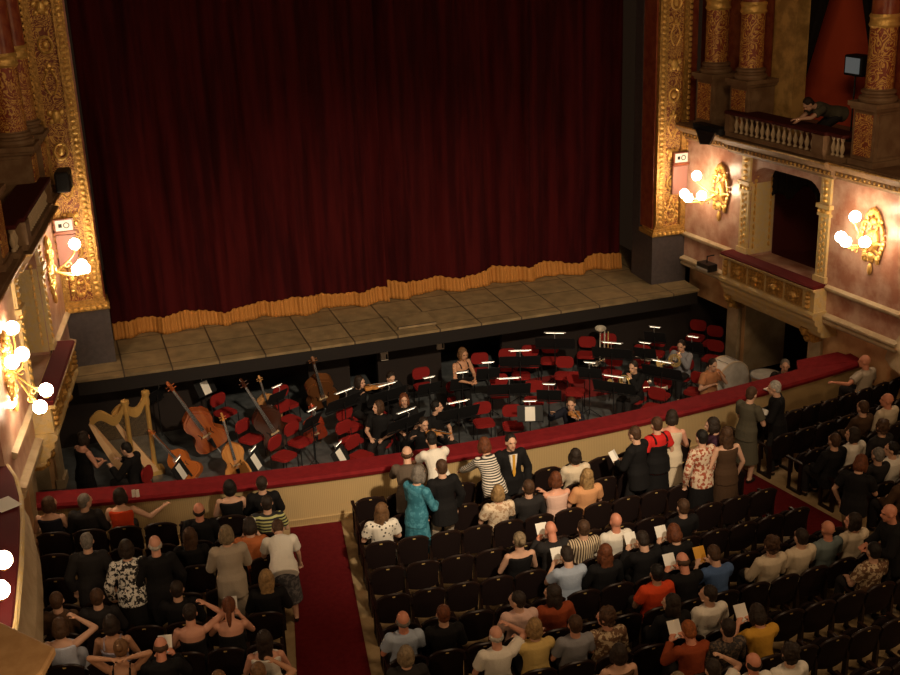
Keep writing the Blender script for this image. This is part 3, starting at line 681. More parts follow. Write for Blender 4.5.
def body_mesh(pose):
    key = ('body', pose)
    if key in CACHE: return CACHE[key]
    J = skel(pose); mb = torso(MB(), J, -.1, .5, 0)
    mb.cap_tube([J['neck']-J['F']@V((0,0,.04)), J['head']-J['H']@V((0,.02,.06))], [.066,.060])
    H, hc = J['H'], J['head']
    def hb(c, r): mb.ball(hc+H@V(c)*1.06, tuple(q*1.06 for q in r), 14, 10, R=H)
    hb((0,-.012,.022), (.076,.094,.098)); hb((0,.022,-.045), (.058,.068,.078)); hb((0,.060,-.095), (.026,.026,.024)); hb((0,.096,-.018), (.014,.020,.026)); hb((0,.080,.030), (.045,.016,.014)); hb((0,.082,-.058), (.024,.014,.012))
    for q in (-1, 1): hb((q*.077,-.005,-.012), (.012,.022,.032))
    for sd, q in (('L', -1), ('R', 1)):
        sh, el, wr, hd = J['sh'+sd], J['el'+sd], J['wr'+sd], J['hd'+sd]
        mb.cap_tube([sh, sh.lerp(el, .5), el], [.054,.047,.039]); mb.cap_tube([el, el.lerp(wr, .4), wr], [.040,.037,.026])
        side = hd.cross(V((0,0,1))); side = side.normalized() if side.length > .1 else V((1,0,0)); nrm = side.cross(hd).normalized()
        pc = wr+hd*.045; R = Matrix((side, hd, nrm)).transposed(); mb.ball(pc, (.040,.052,.019), 10, 8, R=R)
        for i in range(4):
            o = (i-1.5)*.020; ln = (.062,.072,.068,.052)[i]; b0 = wr+hd*.085+side*o*q; b1 = b0+(hd*.8-nrm*.25)*ln*.6+side*o*.25*q; b2 = b1+(hd*.35-nrm*.7)*ln*.55
            mb.cap_tube([b0, b1, b2], [.0095,.009,.008], 6)
        t0 = wr+hd*.03-side*q*.032; mb.cap_tube([t0, t0+(hd*.6-side*q*.8)*.035, t0+(hd*1.0-side*q*.6-nrm*.2)*.062], [.012,.011,.009], 6)
        hj, kn, ft = J['hj'+sd], J['kn'+sd], J['ft'+sd]
        mb.cap_tube([hj, hj.lerp(kn, .5), kn], [.088,.074,.055]); mb.cap_tube([kn, kn.lerp(ft, .35), ft], [.055,.055,.038])
        mb.ball(ft+V((0,.055,-.035)), (.042,.115,.038), 10, 7); mb.ball(ft+V((0,-.02,-.02)), (.038,.045,.05), 8, 6)
    me = remesh(mb, 'person', .0115, 2)
    for k in (SKIN[0], EYE, LIP, SHOE): me.materials.append(k)
    HI = H.transposed(); fz = min(J['ftL'].z, J['ftR'].z)
    for p in me.polygons:
        c = V(p.center); l = HI@(c-hc)
        if l.y > .055 and .000 < l.z < .016 and .020 < abs(l.x) < .046: p.material_index = 1
        elif l.y > .07 and -.068 < l.z < -.050 and abs(l.x) < .024: p.material_index = 2
        elif c.z < fz+.0: p.material_index = 3
    CACHE[key] = (me, J); return CACHE[key]
def cloth_mesh(kind, pose):
    key = (kind, pose)
    if key in CACHE: return CACHE[key]
    J = skel(pose); mb = MB(); sit = POSES[pose]['s']; g = .016
    if kind in ('tshirt', 'shirt', 'jacket', 'sleeveless', 'tank', 'strapless'):
        g = .028 if kind == 'jacket' else .020
        top = {'tank': .385, 'strapless': .36, 'sleeveless': .472}.get(kind, .505)
        rs = []; low = -.13 if kind != 'jacket' or sit else -.22
        n = 16
        for s, rx, ry in [(low, .172, .125)]+[t for t in TOR if t[0] > -.05]:
            if s > top: break
            c = J['spine'](s); e = g+(.012 if s < .1 else .012 if s > .42 else 0); rs.append([c+J['F']@V(((rx+e)*math.cos(2*PI*j/n), (ry+e)*math.sin(2*PI*j/n), 0)) for j in range(n)])
        mb.rings(rs)
        if kind in ('tank',):
            for q in (-1, 1): mb.tube([J['spine'](.37)+J['F']@V((q*.10,-.118,0)), J['spine'](.44)+J['F']@V((q*.10,-.085,0)), J['spine'](.485)+J['F']@V((q*.095,0,0)), J['spine'](.44)+J['F']@V((q*.09,.09,0)), J['spine'](.37)+J['F']@V((q*.09,.12,0))], .016, 6)
        if kind in ('tshirt', 'shirt', 'jacket'):
            for sd in 'LR':
                sh, el, wr = J['sh'+sd], J['el'+sd], J['wr'+sd]
                mb.ball(sh, .062+g, 10, 8)
                if kind == 'tshirt': mb.tube([sh, sh.lerp(el, .65)], [.060+g, .060+g], 12)
                else:
                    mb.cap_tube([sh, sh.lerp(el, .5), el], [.058+g,.050+g,.044+g]); mb.tube([el, el.lerp(wr, .5), el.lerp(wr, .95)], [.044+g,.040+g,.034+g], 12)
        if kind in ('shirt', 'jacket', 'tshirt'):
            c = J['spine'](.49); F = J['F']; mb.rings([[c+F@V((.075*math.cos(a), .070*math.sin(a)-.004, h)) for a in [2*PI*j/16 for j in range(16)]] for h in (-.03, .022)])
        me = remesh(mb, kind, .0125, 2)
    elif kind == 'trousers':
        torso(mb, J, -.1, .13, .014)
        for sd in 'LR':
            hj, kn, ft = J['hj'+sd], J['kn'+sd], J['ft'+sd]; mb.cap_tube([hj, hj.lerp(kn, .5), kn], [.104,.090,.074]); mb.tube([kn, kn.lerp(ft, .5), kn.lerp(ft, .96)], [.074,.070,.066], 12)
        me = remesh(mb, 'trousers', .014, 2)
    else:  # skirt
        torso(mb, J, -.1, .13, .014)
        if sit:
            for sd in 'LR':
                hj, kn, ft = J['hj'+sd], J['kn'+sd], J['ft'+sd]; mb.cap_tube([hj, hj.lerp(kn, .5), kn], [.112,.108,.095]); mb.tube([kn, kn.lerp(ft, .6)], [.095,.10], 12)
            mb.cap_tube([(J['hjL']+J['hjR'])/2, (J['knL']+J['knR'])/2], [.10,.09])
        else:
            hp = J['hip']; n = 16; rs = []
            for z, rx, ry in ((.06,.175,.13),(-.08,.195,.15),(-.3,.215,.17),(-.55,.24,.20)): rs.append([V((hp.x+rx*math.cos(2*PI*j/n), hp.y*(1 if z > -.2 else .6)+ry*math.sin(2*PI*j/n), hp.z+z)) for j in range(n)])
            mb.rings(rs)
        me = remesh(mb, 'skirt', .014, 2)
    CACHE[key] = me; return me
def hair_mesh(kind):
    key = ('hair', kind)
    if key in CACHE: return CACHE[key]
    mb = MB(); B = mb.ball
    def cap(g=1.0, low=0): B((0,-.024,.034+low), (.083*g,.094*g,.096*g), 16, 10)
    if kind == 'short': cap(); B((0,-.050,-.02), (.074,.062,.07))
    elif kind == 'fringe':
        for q in (-1, 1): B((q*.062,-.022,-.004), (.022,.062,.042))
        B((0,-.072,-.012), (.066,.034,.048))
    elif kind == 'bob':
        cap(1.03); B((0,-.045,-.035), (.094,.078,.10))
        for q in (-1, 1): B((q*.075,.01,-.04), (.026,.05,.085))
    elif kind == 'long':
        cap(1.04); B((0,-.062,-.07), (.094,.060,.14)); B((0,-.078,-.18), (.088,.045,.12))
        for q in (-1, 1): B((q*.076,.005,-.06), (.026,.046,.11))
    elif kind == 'curly':
        cap(1.08); rnd = random.Random(5)
        for i in range(46):
            a = rnd.uniform(0, 2*PI); z = rnd.uniform(-.09, .12); r = .085*math.sqrt(max(.12, 1-((z-.02)/.125)**2)); y = r*math.sin(a)-.03
            if y > .045 and z < .05: continue
            B((r*math.cos(a)*1.05, y, z), (.027,.027,.024), 8, 6)
    elif kind == 'bun': cap(1.02); B((0,-.04,-.01), (.078,.07,.07)); B((0,-.135,.05), (.045,.040,.042))
    elif kind == 'pony': cap(1.02); B((0,-.045,-.01), (.076,.066,.07)); mb.cap_tube([(0,-.11,.03), (0,-.15,-.03), (0,-.14,-.14), (0,-.125,-.22)], [.030,.034,.032,.016])
    me = remesh(mb, 'hair', .009, 2); 
    CACHE[key] = me; return me
HAIRC = {'black': (.012,.009,.007), 'dark': (.028,.017,.011), 'brown': (.075,.036,.017), 'light': (.17,.085,.035), 'auburn': (.15,.045,.016), 'blonde': (.36,.22,.09), 'grey': (.20,.175,.15), 'white': (.52,.48,.42), 'ashen': (.26,.19,.11), 'orange': (.30,.085,.02)}
for k_, v_ in list(HAIRC.items()): HAIRC[k_] = mat('hair_'+k_, v_, .6, 0, .3, bump=.5, bscale=60, col2=tuple(c*.6 for c in v_), cscale=30)
CL_ = {'black': (.0075,.007,.0075), 'charcoal': (.020,.018,.018), 'navy': (.012,.013,.022), 'brown': (.07,.038,.020), 'greybrown': (.10,.075,.055), 'white': (.74,.69,.60), 'cream': (.62,.52,.38), 'beige': (.42,.35,.27), 'lightblue': (.36,.42,.52), 'grey': (.24,.24,.26), 'teal': (.03,.16,.22), 'orangered': (.62,.06,.015), 'red': (.55,.02,.018), 'orange': (.50,.15,.05), 'rust': (.26,.05,.016), 'mustard': (.58,.31,.04), 'yellow': (.60,.43,.15), 'blue': (.07,.13,.28), 'purple': (.045,.018,.035), 'olive': (.085,.075,.05), 'pink': (.66,.44,.36), 'khaki': (.34,.25,.14), 'tealgrey': (.15,.19,.19), 'lavender': (.30,.27,.33), 'tan': (.45,.20,.09), 'paleblue': (.50,.54,.66), 'peach': (.60,.30,.14)}
def cloth(c):
    if c == 'floral_bw': return mat('black_white_floral', (.72,.69,.63), .8, col2=(.015,.014,.014), cscale=22, detail=3, lo=.49, hi=.52)
    if c == 'dots': return mat('white_dark_dots', (.03,.03,.03), .8, col2=(.72,.67,.58), cscale=16, pat='dots', lo=.22, hi=.30)
    if c == 'stripes_bw': return mat('black_white_stripes', (.70,.64,.55), .8, col2=(.03,.03,.03), cscale=9, pat='wave', lo=.45, hi=.55)
    if c == 'stripes_green': return mat('green_black_stripes', (.50,.50,.20), .8, col2=(.02,.02,.02), cscale=5.5, pat='wave', lo=.45, hi=.55)
    if c == 'stripes_cream': return mat('cream_brown_stripes', (.60,.48,.32), .8, col2=(.06,.035,.02), cscale=9, pat='wavex', lo=.45, hi=.55)
    if c == 'floral_red': return mat('cream_red_floral', (.66,.52,.38), .8, col2=(.34,.08,.04), cscale=18, detail=2, lo=.5, hi=.54)
    if c == 'floral_brown': return mat('brown_cream_floral', (.14,.07,.035), .8, col2=(.50,.38,.24), cscale=18, detail=2, lo=.5, hi=.55)
    if c == 'floral_cream': return mat('cream_floral', (.66,.53,.38), .8, col2=(.40,.26,.16), cscale=16, detail=2, lo=.5, hi=.56)
    if c == 'pattern_dark': return mat('dark_patterned', (.03,.025,.025), .8, col2=(.13,.09,.06), cscale=26, detail=2, lo=.5, hi=.56)
    if c == 'pattern_teal': return mat('teal_patterned', (.025,.15,.21), .8, col2=(.06,.24,.32), cscale=14, detail=2, lo=.48, hi=.56)
    if c == 'pattern_skirt': return mat('grey_patterned_skirt', (.045,.042,.045), .8, col2=(.12,.11,.11), cscale=20, detail=2, lo=.5, hi=.55)
    return mat('cloth_'+c, CL_[c], .85, 0, .2, bump=.25, bscale=45)
PSC = 1.10
def setmat(o, i, m): o.material_slots[i].link = 'OBJECT'; o.material_slots[i].material = m
def person(label, loc, rz, pose, top, kind, hair, hc, skin=0, bottom='trousers', bcol='charcoal', name='person', scale=PSC, group=None):
    me, J = body_mesh(pose); o = link(name, me); o.location = loc; o.rotation_euler = (0,0,rz); o.scale = (scale,)*3
    setmat(o, 0, SKIN[skin]); tag(o, label, 'person', group)
    if kind != 'none':
        c = link({'tshirt': 'shirt', 'tank': 'tank_top', 'strapless': 'dress_top', 'sleeveless': 'top'}.get(kind, kind), cloth_mesh(kind, pose), o); 
        if not len(c.data.materials): c.data.materials.append(cloth('black'))
        setmat(c, 0, cloth(top))
    c = link(bottom, cloth_mesh(bottom, pose), o)
    if not len(c.data.materials): c.data.materials.append(cloth('black'))
    setmat(c, 0, cloth(bcol))
    if hair != 'bald':
        h = link('hair', hair_mesh(hair), o); h.matrix_local = Matrix.Translation(J['head'])@J['H'].to_4x4()@Matrix.Scale(1.07, 4)
        if not len(h.data.materials): h.data.materials.append(HAIRC['brown'])
        setmat(h, 0, HAIRC[hc])
    return o, J
def head_off(pose, rz, scale=PSC):
    J = skel(pose); h = J['head']*scale; return V((h.x*math.cos(rz)-h.y*math.sin(rz), h.x*math.sin(rz)+h.y*math.cos(rz), h.z))
def sit_at(label, px, py, pose, top, kind, hair, hc, skin=0, bottom='trousers', bcol='charcoal', block=None, row=None, col=None, slack=.08):
    h0 = head_off(pose, 0); P = at(px, py, ZA+h0.z); best = None
    for s in SEATS:
        if s['occ'] or (block and s['b'] != block) or (row is not None and s['k'] != row) or (col is not None and s['i'] != col): continue
        hx, hy = s['x']-h0.y*math.sin(s['rz']), s['y']+.20+h0.y
        d = (hx-P.x)**2+(hy-P.y)**2
        if best is None or d < best[0]: best = (d, s, P.x-hx)
    d, s, dx = best; dx = max(-slack, min(slack, dx)); s['occ'] = label
    q = V((s['x']-.20*math.sin(s['rz'])+dx, s['y']+.20*math.cos(s['rz']), ZA))
    sx = seen((q.x+0, q.y+h0.y, ZA+h0.z))
    if abs(sx[0]-px)+abs(sx[1]-py) > 22: print('SEAT OFF', label, round(sx[0]-px), round(sx[1]-py), s['b'], s['k'])
    return person(label, q, s['rz'], pose, top, kind, hair, hc, skin, bottom, bcol)
def stand_at(label, px, py, pose, rz, top, kind, hair, hc, skin=0, bottom='trousers', bcol='charcoal', z=ZA, scale=PSC):
    rz = rad(rz); h = head_off(pose, rz, scale); P = at(px, py, z+h.z); return person(label, V((P.x-h.x, P.y-h.y, z)), rz, pose, top, kind, hair, hc, skin, bottom, bcol, scale=scale)
def sheet(label, o, J, w=.085, h=.23, m=None, side=None, name='programme', tilt=-35, cat='programme'):
    """a folded programme held in the hands of a person"""
    mw = o.matrix_basis.copy()
    c = (J['wrL']+J['wrR'])/2+(J['hdL']+J['hdR'])*.05 if side is None else J['wr'+side]+J['hd'+side]*.10
    Mx_ = mw@Matrix.Translation(c+V((0,.02,.05)))
    mb = MB()
    for q in (-1, 1):
        mb.rings([[V((0,0,-h/2)), V((q*w,.03,-h/2)), V((q*w,.033,-h/2)), V((0,.004,-h/2))], [V((0,0,h/2)), V((q*w,.03,h/2)), V((q*w,.033,h/2)), V((0,.004,h/2))]])
    r = mb.build(name, m or PAPER, None, False); r.matrix_world = Mx_@Matrix.Rotation(rad(tilt), 4, 'X'); tag(r, label, cat); return r
# ------------------------------------------------------------------ audience
def S(label, px, py, pose='sit', top='black', kind='shirt', hair='short', hc='dark', skin=0, **k):
    return sit_at(label, px, py, pose, top, kind, hair, hc, skin, **k)
T = stand_at
# left block
S('woman in a navy sleeveless top, leftmost seat of the front row', 43, 514, 'sitr', 'navy', 'sleeveless', 'bob', 'brown', block='left', row=0)
S('man in a dark suit turned right, second seat of the left front row', 77, 514, 'sitr', 'charcoal', 'jacket', 'short', 'grey', block='left', row=0)
S('woman in a bright orange-red sleeveless top with her arm stretched right', 112, 494, 'armoutr', 'orangered', 'sleeveless', 'bob', 'dark', block='left', row=0, col=4)
T('grey-haired man in a dark grey suit standing in the left block', 87, 541, 'stand', -8, 'charcoal', 'jacket', 'short', 'grey')
T('woman in a black and white floral jacket standing in the left block', 126, 548, 'stand', 0, 'floral_bw', 'shirt', 'bob', 'dark', bottom='skirt', bcol='black')
T('white-haired balding man in a black suit standing in the left block', 155, 544, 'stand', 0, 'black', 'jacket', 'fringe', 'white', 1)
S('woman with long brown hair seated behind the barrier, left block', 178, 528, 'sit', 'black', 'shirt', 'long', 'brown', block='left')
S('balding red-faced man in a dark suit with white collar near the barrier', 205, 515, 'sit', 'black', 'jacket', 'fringe', 'dark', 3, block='left')
S('dark-haired woman in a black low-backed top in the left front row', 231, 496, 'sit', 'black', 'sleeveless', 'bob', 'black', block='left', row=0, col=1)
S('man in a black jacket in the left front row beside the carpet', 262, 488, 'sit', 'black', 'jacket', 'short', 'dark', block='left', row=0, col=0)
S('person in a green and black striped shirt beside the left carpet', 270, 510, 'sit', 'stripes_green', 'tshirt', 'short', 'dark', block='left', row=1, col=0)
o, J = S('dark-haired woman in an orange top reading, right of the beige cardigan', 246, 524, 'read', 'orange', 'tshirt', 'bob', 'dark', block='left', row=2, col=0, slack=.20); sheet('white programme read by the dark-haired woman in the orange top', o, J)
T('blonde woman in a beige cardigan standing in the left block', 226, 534, 'talk', 0, 'beige', 'jacket', 'bob', 'ashen', bottom='skirt', bcol='beige')
T('woman in a white T-shirt and patterned skirt bending at the carpet', 278, 529, 'bend', -6, 'white', 'tshirt', 'short', 'brown', bottom='skirt', bcol='pattern_skirt')
S('man with brown hair and a dark jacket, lower left rows', 91, 610, 'sit', 'charcoal', 'jacket', 'short', 'brown', block='left')
S('brown-haired woman in a pale blue dress beneath the box ledge', 52, 640, 'armup', 'paleblue', 'sleeveless', 'bob', 'brown', block='left', bottom='skirt', bcol='paleblue')
S('dim brown-haired person against the left wall', 40, 617, 'sit', 'brown', 'shirt', 'short', 'brown', block='left')
S('dark-haired woman with bare shoulders and thin straps, lower left rows', 122, 612, 'sit', 'lavender', 'tank', 'bob', 'dark', 2, block='left')
S('blonde woman in a black tank top with raised arms', 117, 642, 'arms', 'black', 'tank', 'bun', 'light', 2, block='left')
o, J = S('red-faced bald man with white collar holding a programme', 156, 637, 'read', 'black', 'jacket', 'fringe', 'brown', 3, block='left'); sheet('white programme held by the red-faced bald man', o, J)
S('dark-haired man with a white collar, left block', 163, 602, 'sit', 'black', 'jacket', 'short', 'dark', block='left')
S('dark-haired woman with bare shoulders in a strapless dress', 195, 608, 'armup', 'black', 'strapless', 'bun', 'dark', 1, block='left')
o, J = S('auburn ponytailed woman in a strapless dress with a programme', 226, 598, 'read', 'black', 'strapless', 'pony', 'auburn', 1, block='left'); sheet('white programme held by the ponytailed woman', o, J)
S('woman with long blonde hair beside the left carpet', 268, 588, 'sit', 'black', 'shirt', 'long', 'blonde', block='left')
S('dark-haired woman in a white sleeveless top beside the left carpet', 274, 636, 'sit', 'white', 'sleeveless', 'long', 'dark', 1, block='left')
S('light-brown-haired person at the bottom of the left block', 213, 668, 'sit', 'black', 'tank', 'short', 'light', 1, block='left')
S('woman with brown bun and black straps at the bottom left', 252, 660, 'armup', 'black', 'tank', 'bun', 'light', 2, block='left')
# middle block, front: people standing at the barrier
S('light-brown-haired woman in a white dotted blouse in the middle front row', 386, 500, 'sitr', 'dots', 'tshirt', 'long', 'light', block='middle')
T('man in a grey-brown jacket leaning on the barrier near the carpet', 407, 454, 'rail', -15, 'greybrown', 'jacket', 'fringe', 'brown')
T('grey-haired woman in a teal patterned dress in the middle aisle', 419, 474, 'talk', -60, 'pattern_teal', 'shirt', 'bob', 'grey', bottom='skirt', bcol='pattern_teal')
T('man in a white T-shirt with black hair leaning on the barrier', 431, 439, 'rail', 5, 'white', 'tshirt', 'short', 'black')
T('man in a black jacket and light trousers with his back turned', 441, 467, 'stand', 8, 'black', 'jacket', 'short', 'brown', bcol='beige')
T('red-haired woman in a striped black and white top leaning on barrier', 484, 445, 'rail', 8, 'stripes_bw', 'shirt', 'bob', 'auburn')
S('blonde woman in a cream floral top left of the man in a tie', 481, 485, 'sit', 'floral_cream', 'tshirt', 'bob', 'blonde', block='middle')
o, J = T('man in a black suit and tie facing away from the stage', 511, 442, 'stand', 178, 'black', 'jacket', 'short', 'black')
mb = MB(); mb.rings([[V((w_*x, y, z)) for x, y in ((-1,-.01),(1,-.01),(.8,.018),(-.8,.018))] for w_, z, y in ((.02,1.12,0),(.06,1.30,0),(.07,1.42,0))]); q = mb.build('shirt_front', cloth('white'), o); q.location = (0,.135,0)
mb = MB(); mb.rings([[V((w_*x, y, z)) for x, y in ((-1,-.01),(1,-.01),(1,.012),(-1,.012))] for w_, z in ((.008,1.06),(.026,1.12),(.018,1.38),(.024,1.42))]); q = mb.build('tie', cloth('mustard'), o); q.location = (0,.155,0)
S('grey-brown-haired person in a dark top in front of the suited man', 507, 482, 'sit', 'charcoal', 'shirt', 'short', 'brown', block='middle')
S('red-brown-haired woman with folded bare arms near the barrier', 533, 479, 'cross', 'pink', 'sleeveless', 'bob', 'auburn', 1, block='middle')
S('blonde woman in a pale orange top near the barrier', 563, 472, 'sit', 'peach', 'tshirt', 'long', 'blonde', block='middle')
S('dark-haired woman in a white top near the barrier', 587, 466, 'sit', 'cream', 'shirt', 'bob', 'dark', block='middle')
o, J = T('man in a dark suit holding a white programme at the barrier', 634, 434, 'talk', 30, 'black', 'jacket', 'short', 'brown'); sheet('white programme held by the standing man in a dark suit', o, J)
o, J = T('brown-haired person in a red top and black vest, standing', 656, 424, 'stand', 10, 'red', 'tshirt', 'short', 'brown', bottom='skirt', bcol='black')
q = link('vest', cloth_mesh('tank', 'stand'), o); q.scale = (1.10, 1.12, 1.02)
if not len(q.data.materials): q.data.materials.append(cloth('black'))
setmat(q, 0, cloth('black'))
T('woman in a long white dress standing at the barrier', 672, 417, 'talk', -35, 'cream', 'sleeveless', 'bob', 'dark', 1, bottom='skirt', bcol='cream')
T('dark-haired woman in a cream and red floral jacket, standing', 701, 437, 'stand', 10, 'floral_red', 'shirt', 'short', 'black', bottom='skirt', bcol='black')
T('woman in a dark purple top standing close to the floral jacket', 712, 425, 'talk', 60, 'purple', 'shirt', 'bob', 'dark', bottom='skirt', bcol='purple')
T('long-haired woman in a brown coat standing near the right carpet', 726, 434, 'stand', 0, 'brown', 'sleeveless', 'long', 'brown', bottom='skirt', bcol='brown')
# middle block rows
S('light-haired woman in black over white sleeves, hair clipped up', 515, 552, 'sit', 'black', 'sleeveless', 'bun', 'ashen', block='middle')
o, J = S('bald man in a dark suit with a programme, middle block', 546, 525, 'read', 'charcoal', 'jacket', 'bald', 'grey', 3, block='middle'); sheet('white programme held by the bald man in a dark suit', o, J)
S('brown-haired person in a cream and brown striped top', 570, 518, 'sit', 'stripes_cream', 'tshirt', 'short', 'brown', block='middle')
S('bald man in a white shirt, middle block', 604, 509, 'sit', 'white', 'shirt', 'bald', 'grey', 3, block='middle')
o, J = S('dark-haired man in a light blue shirt reading a programme', 559, 547, 'read', 'lightblue', 'tshirt', 'short', 'dark', block='middle'); sheet('white programme read by the man in a light blue shirt', o, J)
S('woman with big long auburn hair, middle block', 581, 555, 'sit', 'black', 'shirt', 'long', 'auburn', block='middle')
S('dark long-haired woman in an orange-brown top', 557, 583, 'sitl', 'rust', 'tshirt', 'long', 'dark', block='middle')
S('dark-haired person in a pale pink shirt', 524, 597, 'sitl', 'pink', 'shirt', 'short', 'dark', block='middle')
S('brown-haired boy in a grey shirt', 572, 611, 'sit', 'grey', 'tshirt', 'short', 'brown', 1, block='middle')
S('curly brown-haired woman in a brown top, profile to the left', 602, 611, 'sitl', 'floral_brown', 'shirt', 'curly', 'brown', 1, block='middle')
S('blonde woman in a yellow top, middle block', 531, 623, 'cross', 'yellow', 'shirt', 'bob', 'blonde', block='middle')
S('white-haired balding man in a white shirt with one arm raised', 491, 630, 'armup', 'white', 'tshirt', 'fringe', 'white', 1, block='middle')
S('grey balding man in a light blue shirt beside the left carpet', 410, 636, 'sit', 'lightblue', 'tshirt', 'fringe', 'grey', 3, block='middle', row=6)
S('red-brown-haired person in a dark top right of the light blue shirt', 456, 637, 'sit', 'black', 'shirt', 'short', 'auburn', block='middle', row=6)
o, J = S('dark-haired man in a dark jacket reading, centre of the middle block', 637, 531, 'read', 'black', 'jacket', 'short', 'dark', block='middle'); sheet('white programme left of the yellow booklet, held by the dark-jacketed man', o, J)
o, J = S('red-brown-haired woman reading an open programme', 669, 525, 'read', 'black', 'shirt', 'bob', 'auburn', block='middle'); sheet('open white programme read by the red-brown-haired woman', o, J)
S('brown-haired person in black beside the open programme', 696, 514, 'sit', 'black', 'tshirt', 'short', 'brown', block='middle')
o, J = S('balding red-faced man in a dark jacket reading, right of centre', 681, 548, 'read', 'black', 'jacket', 'fringe', 'brown', 3, block='middle'); sheet('white programme held by the balding man right of centre', o, J)
o, J = S('brown-haired person in a blue top reading a yellow booklet', 713, 543, 'read', 'blue', 'tshirt', 'short', 'brown', block='middle'); sheet('yellow booklet held by the person in a blue top', o, J, m=mat('yellow_booklet', (.62,.30,.03), .7), name='booklet', cat='booklet')
S('dark-haired woman in a bright red-orange top', 652, 566, 'sit', 'orangered', 'tshirt', 'short', 'black', 2, block='middle')
S('dark-haired man in a white shirt behind the red-orange top', 688, 572, 'sitl', 'white', 'tshirt', 'short', 'dark', block='middle')
S('woman with long dark hair behind the red-orange top', 659, 597, 'sitl', 'black', 'shirt', 'long', 'dark', block='middle')
o, J = S('orange-haired man in a rust shirt reading a programme', 680, 622, 'read', 'rust', 'shirt', 'short', 'orange', 3, block='middle'); sheet('white programme read by the orange-haired man', o, J)
S('dark-grey-haired person in a dark patterned top', 711, 611, 'sit', 'pattern_dark', 'shirt', 'short', 'dark', block='middle')
o, J = S('dark-haired woman in a mustard yellow top with a programme', 750, 606, 'read', 'mustard', 'tshirt', 'bob', 'dark', 1, block='middle'); sheet('white programme held by the woman in mustard yellow', o, J)
S('balding dark-haired man in a white shirt at the bottom right of centre', 734, 646, 'sit', 'white', 'tshirt', 'fringe', 'dark', 3, block='middle')
S('person with big dark hair and white shirt at the bottom right', 762, 641, 'sit', 'white', 'tshirt', 'curly', 'dark', block='middle')
S('dark-haired person in a white shirt with a raised hand, bottom edge', 689, 660, 'armup', 'white', 'tshirt', 'short', 'dark', block='middle')
S('brown-haired woman in a dark dress near the middle of the bottom rows', 620, 655, 'sit', 'brown', 'sleeveless', 'bob', 'dark', block='middle')
S('person with big brown hair in a cream shirt beside the right carpet', 769, 545, 'sit', 'cream', 'shirt', 'curly', 'brown', block='middle')
S('blonde person at the bottom edge beside the left carpet', 409, 672, 'sit', 'charcoal', 'shirt', 'bob', 'ashen', block='middle', row=7)
S('grey-blond person at the bottom edge right of centre', 655, 668, 'sit', 'brown', 'shirt', 'short', 'ashen', block='middle', row=9)
# right block
o, J = T('woman in an olive dress holding a white paper near the barrier', 752, 394, 'talk', -70, 'olive', 'tshirt', 'short', 'brown', bottom='skirt', bcol='olive'); sheet('white paper held by the woman in the olive dress', o, J)
T('white-haired man in a dark suit standing at the barrier', 774, 388, 'talk', 55, 'black', 'jacket', 'short', 'white')
S('bald man in a beige shirt with an arm along the seats', 876, 373, 'armout', 'beige', 'tshirt', 'bald', 'grey', 3, block='right', row=0, col=7)
S('bald man in a cream shirt behind the beige-shirted man', 887, 394, 'sitl', 'cream', 'shirt', 'bald', 'grey', 3, block='right', row=2, col=4)
S('brown-haired person in a brown shirt beside the bald men, right block', 858, 422, 'sit', 'brown', 'shirt', 'short', 'brown', block='right', row=2, col=3)
S('curly brown-haired person at the right end of the rows', 885, 425, 'sit', 'charcoal', 'shirt', 'curly', 'brown', block='right', row=3, col=2)
S('brown-haired man in a dark jacket, right block', 829, 443, 'sit', 'black', 'jacket', 'short', 'brown', block='right', row=3, col=0)
S('dark-haired woman in a white top, right block', 848, 450, 'sitl', 'white', 'tshirt', 'bob', 'dark', block='right', row=3, col=1)
S('dark-haired man in a white shirt at the right edge', 890, 446, 'sitl', 'white', 'tshirt', 'short', 'black', block='right', row=4, col=1)
S('grey-haired person in a dark top at the right end', 871, 441, 'sit', 'charcoal', 'shirt', 'short', 'grey', block='right', row=4, col=0)
T('woman in a black top and khaki trousers looking at a phone', 861, 463, 'phone', -55, 'black', 'tshirt', 'bob', 'auburn', bcol='khaki')
S('brown-haired person in a dark shirt behind the white shirts', 880, 478, 'sit', 'brown', 'shirt', 'short', 'brown', block='right', row=5, col=0)
T('bald red-faced man in a dark suit standing in the right carpet aisle', 889, 513, 'talk', 70, 'black', 'jacket', 'bald', 'grey', 3)
S('dark-haired person in a white shirt beside the right carpet end', 806, 540, 'sit', 'cream', 'tshirt', 'short', 'dark')
S('bald red-faced man in a grey-teal shirt, right of the carpet', 830, 537, 'sit', 'tealgrey', 'tshirt', 'bald', 'grey', 3)
S('dark-haired woman in a cream top right of the grey-teal shirt', 850, 527, 'sitl', 'cream', 'tshirt', 'bob', 'dark', 1)
S('dark-haired woman in a brown floral top, lower right', 878, 553, 'sit', 'floral_brown', 'tshirt', 'short', 'black')
# man bending over the balustrade of the right loge
p_ = W(1, 4.40, -.50, 4.06)
person('man in an olive shirt bending over the right loge balustrade', p_, PI/2-.11, 'bendlow', 'olive', 'tshirt', 'short', 'dark', scale=1.1)
# phone in the hand of the standing woman
ph = bpy.data.objects.get('person')
